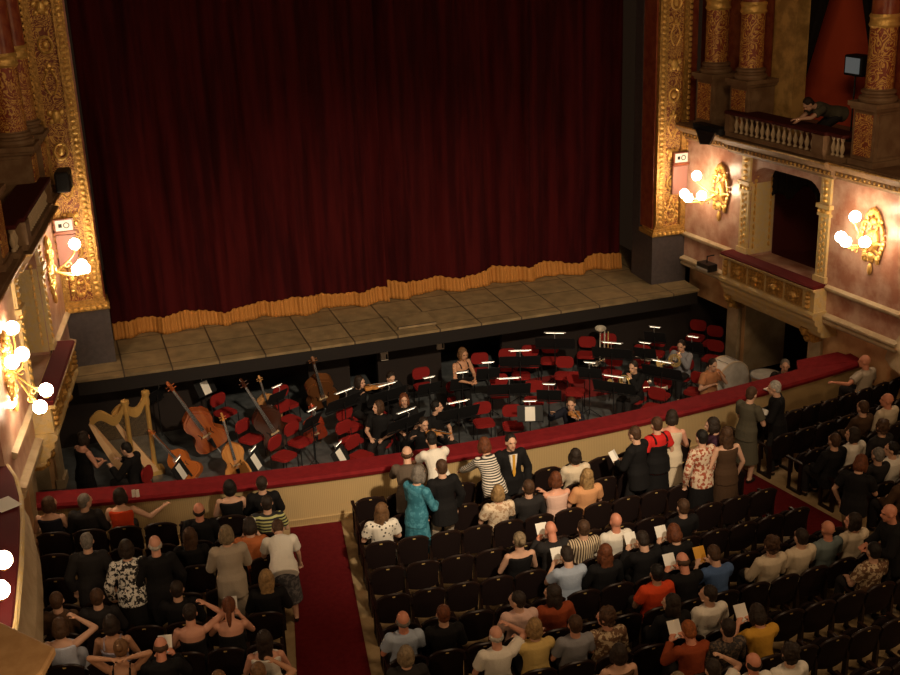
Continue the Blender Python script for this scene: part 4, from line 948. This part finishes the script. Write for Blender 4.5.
# seats, now that it is known who sits where
for s in SEATS:
    side = 'aisle' 
    lab = '%s dark theatre seat from the %s carpet, %s block, %s row from the barrier' % (ORD[s['i']], 'right' if s['b'] == 'right' else 'left', s['b'], ORD[s['k']])
    t = thing('theatre_seat', lab, 'seat', (s['x'], s['y'], ZA+.001), s['rz'], 'theatre seats of the %s block' % s['b'])
    bk, tr, su, sdn, lg, ar, pl = SM; w2 = s['w']/2
    b_ = link('backrest', bk, t); link('top_rail', tr, b_); q = link('number_plate', pl, b_); q.location = (0,-.155,.862); q['label'] = 'small brass number plate'
    link('seat', sdn if s['occ'] else su, t)
    f = link('side_frame', lg, t); f.location.x = -w2+.024; a_ = link('armrest', ar, t); a_.location.x = -w2+.024
    if s['last']: f = link('side_frame', lg, t); f.location.x = w2-.024; a_ = link('armrest', ar, t); a_.location.x = w2-.024
    sx = (s['w']-.05)/.47
    b_.scale.x = sx
# ------------------------------------------------------------------ the pit: chairs, stands, instruments, players
def band(items, key=lambda p: p[1]):
    """orders items into rows by depth and numbers each row from the left"""
    r = sorted(range(len(items)), key=lambda i: -items[i][1]); k = math.ceil(len(r)/4); out = {}
    for b in range(4):
        row = sorted(r[b*k:(b+1)*k], key=lambda i: items[i][0])
        for j, i in enumerate(row): out[i] = (b, j)
    return out
ROWN = ['nearest the stage', 'second from the stage', 'third from the stage', 'nearest the barrier']
def chair_proto(loc, rz, label):
    t = thing('orchestra_chair', label, 'chair', loc, rz, 'red orchestra chairs')
    m = CHAIRM
    link('seat', m[0], t); link('backrest', m[1], t)
    for q in (-1, 1):
        for y in (-.2, .2): l = link('leg', m[2], t); l.location = (q*.2, y, 0)
        l = link('back_post', m[3], t); l.location = (q*.2, -.21, 0)
    return t
def rr(w, h, r, n=4):
    out = []
    for cx, cy, a0 in ((w-r,h-r,0),(-w+r,h-r,PI/2),(-w+r,-h+r,PI),(w-r,-h+r,1.5*PI)):
        for i in range(n+1): a = a0+PI/2*i/n; out.append((cx+r*math.cos(a), cy+r*math.sin(a)))
    return out
mb = MB(); mb.prism(rr(.225,.22,.10), .05, C=(0,0,.425)); mb.prism(rr(.20,.195,.09), .025, C=(0,0,.47)); c0 = mb.mesh('seat', CHAIRRED)
mb = MB(); mb.prism(rr(.215,.15,.11), .04, R=Matrix.Rotation(rad(83), 3, 'X'), C=(0,-.20,.72)); c1 = mb.mesh('backrest', CHAIRRED)
c2 = MB().tube([(0,0,0),(0,0,.43)], .012, 6).mesh('leg', BLACKM); c3 = MB().tube([(0,.01,.43),(0,-.02,.80)], .011, 6).mesh('back_post', BLACKM)
CHAIRM = (c0, c1, c2, c3)
CH = [(424,385),(351,425),(351,439),(361,454),(458,399),(491,350),(513,347),(560,333),(500,392),(521,374),(534,399),(513,424),(484,421),(535,427),(587,357),(548,404),(564,374),(655,352),(675,364),(712,342),(712,357),(686,330),(695,390),(653,406),(659,394),(702,374),(593,340),(287,403),(289,418),(222,403),(270,404),(251,437),(284,454),(158,476),(205,425),(300,440),(640,362),(545,355),(473,362),(612,372),(575,390)]
chairs = [at(x, y, ZP+.5) for x, y in CH]
for q in chairs: q.y = min(q.y, -.30)
def face(x, y): return math.atan2(-(0.3-x), (-7.4-y))  # towards the conductor's desk at the barrier
OCC = []
def pitp(label, px, py, pose, rz, top, kind, hair, hc, skin=0, **k):
    h = head_off(pose, rad(rz)); P = at(px, py, ZP+h.z); r = V((P.x-h.x, P.y-h.y, ZP)); OCC.append((r, rad(rz))); return person(label, r, rad(rz), pose, top, kind, hair, hc, skin, **k)
def face_deg(px, py):
    P = at(px, py, ZP+1.2); return math.degrees(math.atan2(-(0.3-P.x), -7.6-P.y))
PL = [('dark-haired violinist in black at the far left desk', 360, 382, 'violin', None, 'black', 'shirt', 'bob', 'dark'),
 ('violinist in black with white collar at the rear desk', 391, 378, 'play', None, 'black', 'jacket', 'short', 'dark'),
 ('woman in a black top, left of three at the long desk', 378, 407, 'sitr', 150, 'black', 'tshirt', 'bob', 'brown'),
 ('woman in a black top, middle of three at the long desk', 404, 400, 'sit', 170, 'black', 'tshirt', 'bob', 'auburn'),
 ('dark-haired musician in black, right of three at the long desk', 437, 407, 'sitl', 200, 'black', 'tshirt', 'short', 'black'),
 ('musician in black holding a violin close to the barrier', 424, 424, 'violin', 160, 'black', 'jacket', 'short', 'dark'),
 ('violist in a dark suit playing close to the barrier', 571, 404, 'violin', 120, 'navy', 'jacket', 'short', 'brown'),
 ('brass player in black in the right half of the pit', 633, 367, 'horn', 120, 'black', 'jacket', 'short', 'dark'),
 ('harpist in a black suit seated beside the two harps', 126, 449, 'play', 60, 'black', 'jacket', 'short', 'black'),
 ('grey-clad horn player at the right rear of the pit', 681, 346, 'horn', 130, 'grey', 'shirt', 'short', 'dark')]
OB = {}
for a in PL:
    rz = a[4] if a[4] is not None else face_deg(a[1], a[2])
    OB[a[0]] = pitp(a[0], a[1], a[2], a[3], rz, *a[5:])
used_ = list(chairs)
ok = [c for c in chairs if all((V((c.x, c.y, 0))-V((r.x, r.y, 0))).length > .5 for r, _ in OCC)]
for r, a in OCC: ok.append(V((r.x, r.y, 9)))
keep = []
for c in ok:
    if c.z > 8 or all((V((c.x, c.y, 0))-V((k.x, k.y, 0))).length > .52 for k in keep): keep.append(c)
num = band([(c.x, c.y) for c in keep])
for i, c in enumerate(keep):
    b, j = num[i]
    rz = face(c.x, c.y)
    loc = V((c.x, c.y, ZP))
    if c.z > 8:
        a = [a for r, a in OCC if abs(r.x-c.x) < 1e-4][0]; rz = a
    chair_proto(loc, rz, '%s red orchestra chair from the left, row %s' % (ORD[j], ROWN[b]))
pitp('blurred bare-armed woman in a black top standing at the rear', 463, 356, 'talk', 195, 'black', 'tank', 'bob', 'light', 2, bottom='trousers', bcol='black') if False else T('bare-armed woman in a black top standing below the stage edge', 463, 354, 'talk', 200, 'black', 'tank', 'bob', 'light', 2, bcol='black', z=ZP)
T('woman in a black sleeveless dress standing left of the harps', 84, 438, 'talk', -60, 'black', 'sleeveless', 'bob', 'dark', 1, bottom='skirt', bcol='black', z=ZP)
T('musician in a tan shirt seated at the bass drum', 713, 365, 'horn', 190, 'tan', 'tshirt', 'short', 'dark', z=ZP-.0, bcol='black')
T('grey-haired man in dark clothes at the pit doorway', 785, 366, 'stand', 150, 'charcoal', 'jacket', 'short', 'grey', z=ZP)
# music stands
def stand_meshes(w):
    mb = MB(); R = Matrix.Rotation(rad(-62), 3, 'X'); mb.prism(rr(w, .17, .02, 2), .008, R=R.inverted() if False else Matrix.Rotation(rad(62), 3, 'X'), C=(0,0,1.12)); mb.box((-w,.0,-.03),(w,.06,-.02), C=(0,-.08,.985)); d = mb.mesh('desk', BLACK, False)
    p = MB().tube([(0,.02,.12),(0,.02,1.12)], .013, 7).mesh('pole', BLACKM)
    l = MB().tube([(0,.02,.22),(0,.28,.012)], .010, 6).mesh('leg', BLACKM)
    mb = MB().tube([(0,.085,1.27),(0,.12,1.36),(0,.02,1.40)], .006, 6); mb.tube([(-w*.55,.02,1.40),(w*.55,.02,1.40)], .013, 8); a = mb.mesh('lamp', CHROME)
    b = MB().box((-w*.45,.010,1.381),(w*.45,.030,1.389)).mesh('bulb_strip', LAMPE, False)
    return d, p, l, a, b
SW, SN_ = stand_meshes(.48), stand_meshes(.27)
sheetm = MB().box((-.105,0,0),(.105,.002,.30)).mesh('sheet_music', PAPER, False)
ST = [(387,394,1),(406,421,1),(458,412,1),(429,387,0),(462,382,0),(344,401,1),(520,360,1),(555,342,1),(509,388,1),(549,394,0),(530,412,0),(655,336,0),(612,352,1),(693,346,0),(614,386,1),(662,371,1),(312,420,0),(180,470,0),(255,460,0),(340,455,0),(150,372,0),(277,396,0),(205,386,0),(590,372,0),(488,372,0),(645,352,0)]
pts = [at(x, y, ZP+1.15) for x, y, w in ST]
for q in pts: q.y = min(q.y, -.25)
FLIP = {(180,470),(255,460),(340,455),(205,386),(530,412)}; num = band([(p.x, p.y) for p in pts])
for i, (p, (x, y, w)) in enumerate(zip(pts, ST)):
    b, j = num[i]; rz = face(p.x, p.y)+(PI if (x, y) in FLIP else 0); ms = SW if w else SN_
    # the desk faces its player: the player sits on the far side and looks at the conductor
    t = thing('music_stand', '%s black music stand from the left, row %s' % (ORD[j], ROWN[b]), 'music stand', V((p.x, p.y, ZP)), rz, 'black music stands')
    link('desk', ms[0], t); link('pole', ms[1], t); la = link('lamp', ms[3], t); link('bulb_strip', ms[4], la)
    for k in range(3): l = link('leg', ms[2], t); l.rotation_euler.z = 2*PI*k/3
    for k, dx in enumerate(((-.24, .22) if w else (.0,))):
        s = link('sheet_music', sheetm); Mx_ = Matrix.Translation(t.location)@Matrix.Rotation(rz, 4, 'Z')@Matrix.Translation((dx,-.095,.985))@Matrix.Rotation(rad(-28), 4, 'X'); s.matrix_world = Mx_
        tag(s, 'sheet music on %s%s stand from left, row %s' % ('left half of ' if w and k == 0 else 'right half of ' if w else '', ORD[j], ROWN[b]), 'sheet music', 'sheet music in the pit')

# ---- string instruments: body outline with a waist, neck, scroll, strings
def fiddle(name, label, cat, H, matb, loc, rot, group=None, pin=True):
    """H: body length; neck etc scale with it; body stands along +Z from z=0, front towards -Y"""
    t = thing(name, label, cat, loc, 0, group); t.rotation_euler = rot
    half = [(0,0),(.22,.015),(.32,.09),(.345,.20),(.31,.31),(.235,.40),(.215,.48),(.24,.57),(.285,.66),(.285,.77),(.22,.88),(.10,.96),(.05,1.0)]
    o = [(x*H, z*H) for x, z in half]+[(-x*H, z*H) for x, z in reversed(half[1:])]
    D = .22*H; R = Matrix.Rotation(PI/2, 3, 'X')
    mb = MB().prism(o, D*.8, R=R, C=(0,D*.4,0)); inner = [(x*.86, (z-.5*H)*.9+.5*H) for x, z in o]; mb.prism(inner, D, R=R, C=(0,D*.5,0)); b = mb.build('body', matb, t)
    for q in (-1, 1): MB().tube([(q*.13*H,-D*.5-.004,.36*H),(q*.11*H,-D*.5-.004,.43*H),(q*.14*H,-D*.5-.004,.50*H)], .009*H, 5).build('f_hole', BLACK, b)
    dk = BLACK
    MB().rings([[V((x*H, y*H, z)) for x, y in ((-w,-.155),(w,-.155),(w,-.125),(-w,-.125))] for w, z in ((.035,.55*H),(.022,1.62*H))]).build('fingerboard', dk, t, False)
    mb = MB().rings([[V((x*H, y*H, z)) for x, y in ((-.028,-.13),(.028,-.13),(.028,-.06),(-.028,-.06))] for z in (.96*H, 1.64*H)]); 
    mb.tube([(0,-.10*H,1.62*H),(0,-.09*H,1.74*H),(0,-.13*H,1.83*H),(0,-.19*H,1.80*H),(0,-.17*H,1.74*H)], [.035*H,.035*H,.032*H,.03*H,.026*H], 8)
    for q in (-1, 1):
        for z in (1.66, 1.73): mb.tube([(0,-.10*H,z*H),(q*.09*H,-.10*H,z*H)], .011*H, 6)
    mb.build('neck', matb, t)
    MB().box((-.09*H,-.165*H,.40*H),(.09*H,-.15*H,.43*H)).box((-.07*H,-.15*H,.41*H),(-.05*H,-.1*H,.425*H)).box((.05*H,-.15*H,.41*H),(.07*H,-.1*H,.425*H)).build('bridge', PAPERW, t, False)
    MB().rings([[V((x*H, y*H, z)) for x, y in ((-w,-.15),(w,-.15),(w,-.13),(-w,-.13))] for w, z in ((.02,.06*H),(.05,.30*H))]).build('tailpiece', dk, t, False)
    mb = MB()
    for k in range(4): mb.tube([((k-1.5)*.02*H,-.15*H,.30*H),((k-1.5)*.022*H,-.175*H,.43*H),((k-1.5)*.010*H,-.158*H,1.64*H)], .0025*max(H, .6), 4)
    mb.build('strings', CHROME, t)
    if pin: MB().tube([(0,0,.01),(0,0,-.18*H)], .012*H, 6).build('endpin', CHROME, t)
    return t
PAPERW = mat('pale_maple', (.55,.40,.22), .6)
BASSW = mat('red_brown_varnish', (.26,.055,.016), .22, 0, .6, col2=(.36,.10,.025), cscale=2.5, stretch=(4,4,.6))
CELW = mat('amber_varnish', (.48,.19,.05), .22, 0, .6, col2=(.58,.27,.08), cscale=2.5, stretch=(4,4,.6))
DKBASS = mat('dark_varnish', (.05,.016,.008), .25, 0, .6)
BRNBASS = mat('brown_varnish', (.16,.06,.02), .3, 0, .5)
def lean(base, top):
    """euler that lays local +Z from base to top, keeping the front towards the barrier"""
    z = (V(top)-V(base)).normalized(); y = V((0,1,.0)); y = (y-z*y.dot(z)).normalized(); x = y.cross(z); return Matrix((x, y, z)).transposed().to_euler()
def fid(name, label, cat, H, m, pb, zb, pt, zt, pin=True, group=None):
    b = at(*pb, zb); t_ = at(*pt, zt); return fiddle(name, label, cat, H, m, b, lean(b, t_), group, pin)
fid('double_bass', 'red-brown double bass tilted to the left behind the cellos', 'double bass', 1.12, BASSW, (216,446), ZP+.28, (176,393), ZP+1.75)
fid('cello', 'amber cello propped upright near the barrier', 'cello', .80, CELW, (240,478), ZP+.20, (226,430), ZP+1.25)
fid('cello', 'orange cello lying tilted beside the harps', 'cello', .80, mat('orange_varnish', (.42,.12,.025), .22, 0, .6), (196,478), ZP+.22, (160,440), ZP+.85)
fid('double_bass', 'dark double bass with bright strings leaning in the string section', 'double bass', 1.08, DKBASS, (283,444), ZP+.26, (253,398), ZP+1.5)
fid('double_bass', 'dim brown double bass standing against the pit wall', 'double bass', 1.12, BRNBASS, (324,404), ZP+.26, (312,360), ZP+1.75)
fid('cello', 'pale cello standing behind the dark double bass', 'cello', .78, mat('pale_varnish', (.50,.26,.10), .25, 0, .6), (272,420), ZP+.3, (258,375), ZP+1.6)
fid('cello', 'red cello standing left of the long desks', 'cello', .78, mat('red_varnish', (.36,.05,.02), .22, 0, .6), (316,438), ZP+.22, (310,402), ZP+1.4)
for nm, lb in (('musician in black holding a violin close to the barrier', 'violin held by the musician close to the barrier'), ('violist in a dark suit playing close to the barrier', 'viola held by the violist in the dark suit'), ('dark-haired violinist in black at the far left desk', 'violin held by the dark-haired violinist at the far left desk')):
    o, J = OB[nm]; mw = o.matrix_basis.copy(); a = mw@(J['neck']+V((-.10,.10,.02))); b = mw@(J['wrL']+V((0,0,.05)))
    t = fiddle('violin', lb, 'violin', .36, CELW, a, (0,0,0), None, False)
    z = (b-a).normalized(); y = V((0,0,-1)); y = (y-z*y.dot(z)).normalized(); x = y.cross(z); t.rotation_euler = Matrix((x, y, z)).transposed().to_euler()
# ---- two harps
def harp(label, loc, rz):
    t = thing('harp', label, 'harp', loc, rz, 'concert harps'); g = mat('harp_gold', (.66,.40,.12), .35, .4, .6, bump=.3, bscale=30); wd = mat('harp_maple', (.72,.46,.24), .4, 0, .5)
    MB().lathe([(0,0),(.08,0),(.085,.04),(.06,.08),(.05,.3),(.048,1.45),(.065,1.52),(.07,1.60),(.055,1.66),(.09,1.74),(.085,1.80),(0,1.82)], C=(.36,0,.08), n=14).build('column', g, t)
    n = 16; pts = []
    for i in range(n+1):
        k = i/n; pts.append((.36-.74*k, 0, 1.84-.36*math.sin(k*PI*.62)-.16*math.sin(k*PI*2.0)-.05*k))
    MB().rings([[V((p[0], y, p[2]+z)) for y, z in ((-.045,-.11),(.045,-.11),(.05,.0),(.045,.09),(-.045,.09),(-.05,0))] for p in pts]).build('neck', g, t)
    e = pts[-1]
    MB().rings([[V((x+dx*w, y*w, z)) for dx, y in ((-.5,-1),(.55,-.75),(.55,.75),(-.5,1))] for x, z, w in ((.28,.10,.22),(.02,.62,.16),(-.20,1.05,.115),(e[0],e[2]-.02,.06))]).build('soundbox', wd, t, False)
    MB().prism(rr(.26,.17,.06), .10, C=(.28,0,0)).build('base', g, t)
    mb = MB()
    for i in range(26):
        k = .06+.86*i/25; px_ = .34-.70*k; zt = 1.84-.36*math.sin(k*PI*.62)-.16*math.sin(k*PI*2.0)-.05*k; zb = .20+(e[2]-.2)*max(0,(.30-px_)/(.30-e[0])); mb.tube([(px_,0,zt-.06),(px_+.03,0,min(zt-.07, zb+.03))], .0018, 3)
    mb.build('strings', PAPERW, t); return t
b = at(139,476,ZP); harp('larger golden harp, right of the pair at the left end of the pit', V((b.x,b.y,ZP+.001)), rad(8))
b = at(118,482,ZP); harp('lower golden harp with pale soundbox, left of the pair', V((b.x,b.y-.12,ZP+.001)), rad(-12))
# ---- bass drum, timpani, brass
DRUMH = mat('drum_skin', (.62,.58,.52), .6, col2=(.5,.46,.40), cscale=5)
def bass_drum(label, loc, rz):
    t = thing('bass_drum', label, 'bass drum', loc, rz); R = Matrix.Rotation(PI/2, 3, 'X')
    MB().lathe([(.50,-.22),(.50,.22)], C=(0,0,.60), R=R, n=32).build('shell', mat('drum_white', (.72,.68,.62), .3), t)
    for q in (-1, 1):
        MB().lathe([(0,0),(.495,0),(.495,.01),(0,.012)], C=(0,q*.225,.60), R=R, n=32).build('drum_head', DRUMH, t)
        mb = MB(); mb.tube([(.51*math.cos(a), q*.22, .60+.51*math.sin(a)) for a in [2*PI*i/32 for i in range(32)]], .022, 7, closed=True); mb.build('hoop', mat('hoop_maple', (.60,.48,.34), .35), t)
    mb = MB()
    for i in range(10): a = 2*PI*i/10; mb.tube([(.53*math.cos(a),-.22,.60+.53*math.sin(a)),(.53*math.cos(a),.22,.60+.53*math.sin(a))], .010, 5)
    mb.build('tension_rods', CHROME, t)
    for q in (-1, 1): MB().tube([(q*.30,-.2,.0),(q*.24,0,.28),(q*.30,.2,.0)], .02, 6).build('cradle_leg', BLACKM, t)
b = at(726,380,ZP+.6); bass_drum('white bass drum with grey head near the right doorway', V((b.x,b.y,ZP)), rad(14))
def timpano(label, loc):
    t = thing('timpani_drum', label, 'timpani', loc, 0, 'timpani')
    MB().lathe([(0,.22),(.12,.23),(.24,.32),(.30,.48),(.325,.72),(.33,.78),(0,.78)], n=24).build('bowl', mat('copper', (.50,.24,.12), .3, .9), t)
    MB().lathe([(0,.785),(.335,.785),(.335,.80),(0,.802)], n=28).build('drum_head', DRUMH, t)
    MB().tube([(.345*math.cos(a),.345*math.sin(a),.785) for a in [2*PI*i/28 for i in range(28)]], .016, 6, closed=True).build('rim', CHROME, t)
    for i in range(3): a = 2*PI*i/3+.4; MB().tube([(.34*math.cos(a),.34*math.sin(a),.74),(.22*math.cos(a),.22*math.sin(a),.30),(.30*math.cos(a),.30*math.sin(a),.0)], .016, 6).build('leg', CHROME, t)
b = at(766,374,ZP+.8); timpano('timpani drum with beige head in the right doorway', V((b.x,b.y,ZP)))
trumpet_later = 1
SILV = mat('silver_plate', (.88,.80,.66), .22, .5, .7)
def bell(mb, c, R, r=.09, L=.22): mb.lathe([(.012,0),(.014,L*.5),(.03,L*.8),(r*.6,L*.94),(r,L),(r*.94,L-.004),(.02,L*.78)], C=c, R=R, n=18)
def trombone(label, loc, rz):
    t = thing('trombone', label, 'trombone', loc, rz)
    MB().lathe([(0,0),(.14,0),(.14,.02),(.02,.04),(.014,.42),(0,.42)], n=12).build('stand', BLACKM, t)
    mb = MB().tube([(0,0,.40),(0,0,1.0),(0,.01,1.15)], .02, 8); mb.tube([(0,0,1.12),(0,.02,1.22),(.11,.02,1.22),(.11,0,1.12),(.11,0,.55)], .02, 8); bell(mb, (0,-.02,.95), Matrix.Rotation(rad(15), 3, 'X'), .14, .34); mb.build('bell_section', SILV, t)
    MB().tube([(.11,0,.9),(.11,0,.42),(.16,0,.38),(.20,0,.42),(.20,0,1.15)], .017, 8).build('slide', BRASS, t); return t
b = at(600,345,ZP+.8); trombone('bright trombone upright on its stand among the red chairs', V((b.x,b.y,ZP)), rad(-20))
def horn(label, o, J):
    mw = o.matrix_basis.copy(); c = mw@((J['wrL']+J['wrR'])/2+V((0,.05,0))); t = thing('french_horn', label, 'horn', c, o.rotation_euler.z)
    mb = MB()
    for R0, y in ((.15,0),(.12,.02),(.09,-.02)): mb.tube([(R0*math.cos(a), y, R0*math.sin(a)) for a in [2*PI*i/22 for i in range(22)]], .013, 7, closed=True)
    mb.tube([(-.05,.0,.14),(-.10,-.05,.20),(-.08,-.16,.22)], .008, 6); mb.build('coil', BRASS, t)
    mb = MB(); bell(mb, (.10,0,-.05), Matrix.Rotation(rad(115), 3, 'Y'), .15, .30); mb.build('bell', BRASS, t)
    MB().tube([(-.03,.03,.02),(-.03,.03,.10)], .02, 8).tube([(.02,.03,.02),(.02,.03,.10)], .02, 8).build('valves', SILV, t)
horn('french horn held by the brass player in black', *OB['brass player in black in the right half of the pit'])
horn('french horn held by the grey-clad player at the right rear', *OB['grey-clad horn player at the right rear of the pit'])
def trumpet(label, px, py, z, rz):
    b = at(px, py, z); t = thing('trumpet', label, 'trumpet', b, rad(rz))
    mb = MB().tube([(-.26,0,.02),(.05,0,.02)], .007, 6).tube([(.05,0,.02),(.12,0,.02),(.15,0,-.02),(.12,0,-.06),(-.10,0,-.06),(-.13,0,-.03),(-.10,0,0)], .008, 7); mb.build('tubing', SILV, t)
    mb = MB(); bell(mb, (.02,0,.0), Matrix.Rotation(PI/2, 3, 'Y'), .06, .26); mb.build('bell', SILV, t)
    mb = MB(); [mb.tube([(.0+.03*k,0,-.09),(.0+.03*k,0,.05)], .011, 7) for k in range(3)]; mb.build('valves', SILV, t)
    mb = MB().tube([(.03,0,-.08),(.03,0,-(z-ZP)+.02)], .008, 6); mb.lathe([(0,0),(.10,0),(.10,.015),(0,.02)], C=(.03,0,-(z-ZP)), n=10); mb.build('peg_stand', BLACKM, t)
trumpet('silver trumpet on a peg beside the trombone', 596, 363, ZP+.55, 20)
trumpet('silver trumpet on a peg behind the brass player', 646, 358, ZP+.6, -30)
# switch boxes on the pit wall and a paper and cards on the ledges
for px, lb in ((384, 'left white lamp box on the pit back wall'), (440, 'right white lamp box on the pit back wall')):
    b = None
    d = ray(px, 356 if px == 384 else 345); k = (.17-CL.y)/d.y; b = CL+d*k
    t = thing('lamp_box', lb, 'box', b, 0, 'boxes on the pit wall'); bevel(MB().box((-.09,-.06,-.10),(.09,.03,.12)).build('casing', mat('box_white', (.55,.48,.40), .5), t, False), .01); MB().box((.03,-.065,-.06),(.07,-.059,.06)).build('switch_plate', BLACK, t, False)
for k, (px, py) in enumerate(((134,497),(138,497))):
    b = at(px, py, -.135); o = MB().box((-.03,-.006,0),(.03,.006,.14)).build('card', PAPER, None, False); o.location = b; o.rotation_euler = (0,0,.1); tag(o, '%s of two white cards on the left of the barrier top' % ('left' if k == 0 else 'right'), 'card')
b = at(771,389,-.135); o = MB().box((-.13,-.09,0),(.13,.09,.012)).build('paper_sheet', PAPER, None, False); o.location = b; o.rotation_euler.z = .3; tag(o, 'white paper lying on the right of the barrier top', 'paper')
b = at(5,505,1.355); o = MB().box((-.16,-.20,0),(.16,.20,.006)).build('paper_sheet', PAPER, None, False); o.location = (min(b.x,-8.62), b.y, 1.365); o.rotation_euler.z = .5; tag(o, 'white paper lying on the left balcony ledge', 'paper')
# phone
o_ = [o for o in bpy.data.objects if o.get('label', '').startswith('woman in a black top and khaki')][0]; J_ = skel('phone'); c = o_.matrix_basis@(J_['wrR']+J_['hdR']*.11+V((0,0,.03)))
t = thing('phone', 'lit phone in the hand of the woman in khaki trousers', 'phone', c, o_.rotation_euler.z); MB().box((-.035,-.07,0),(.035,.07,.009)).build('casing', BLACK, t, False); MB().box((-.031,-.062,.009),(.031,.062,.010)).build('screen', mat('phone_screen', (.5,.5,.6), .3, emit=(.85,.9,1), est=1.5), t, False); t.rotation_euler.x = rad(35)

trumpet('silver trumpet on a peg in front of the brass player', 641, 384, ZP+.7, 15)
trumpet('silver trumpet on a peg nearest the barrier right of the brass player', 655, 388, ZP+.7, -20)
# red rug under the wind players
q = [at(*p_, ZP) for p_ in ((528,378),(604,358),(622,392),(548,404))]
o = MB().prism([(p_.x, min(p_.y, -.2)) for p_ in q][::-1], .015, C=(0,0,ZP+.001)).build('rug', mat('pit_rug', (.20,.014,.014), .9), None, False); tag(o, 'red rug on the pit floor under the red chairs', 'rug')
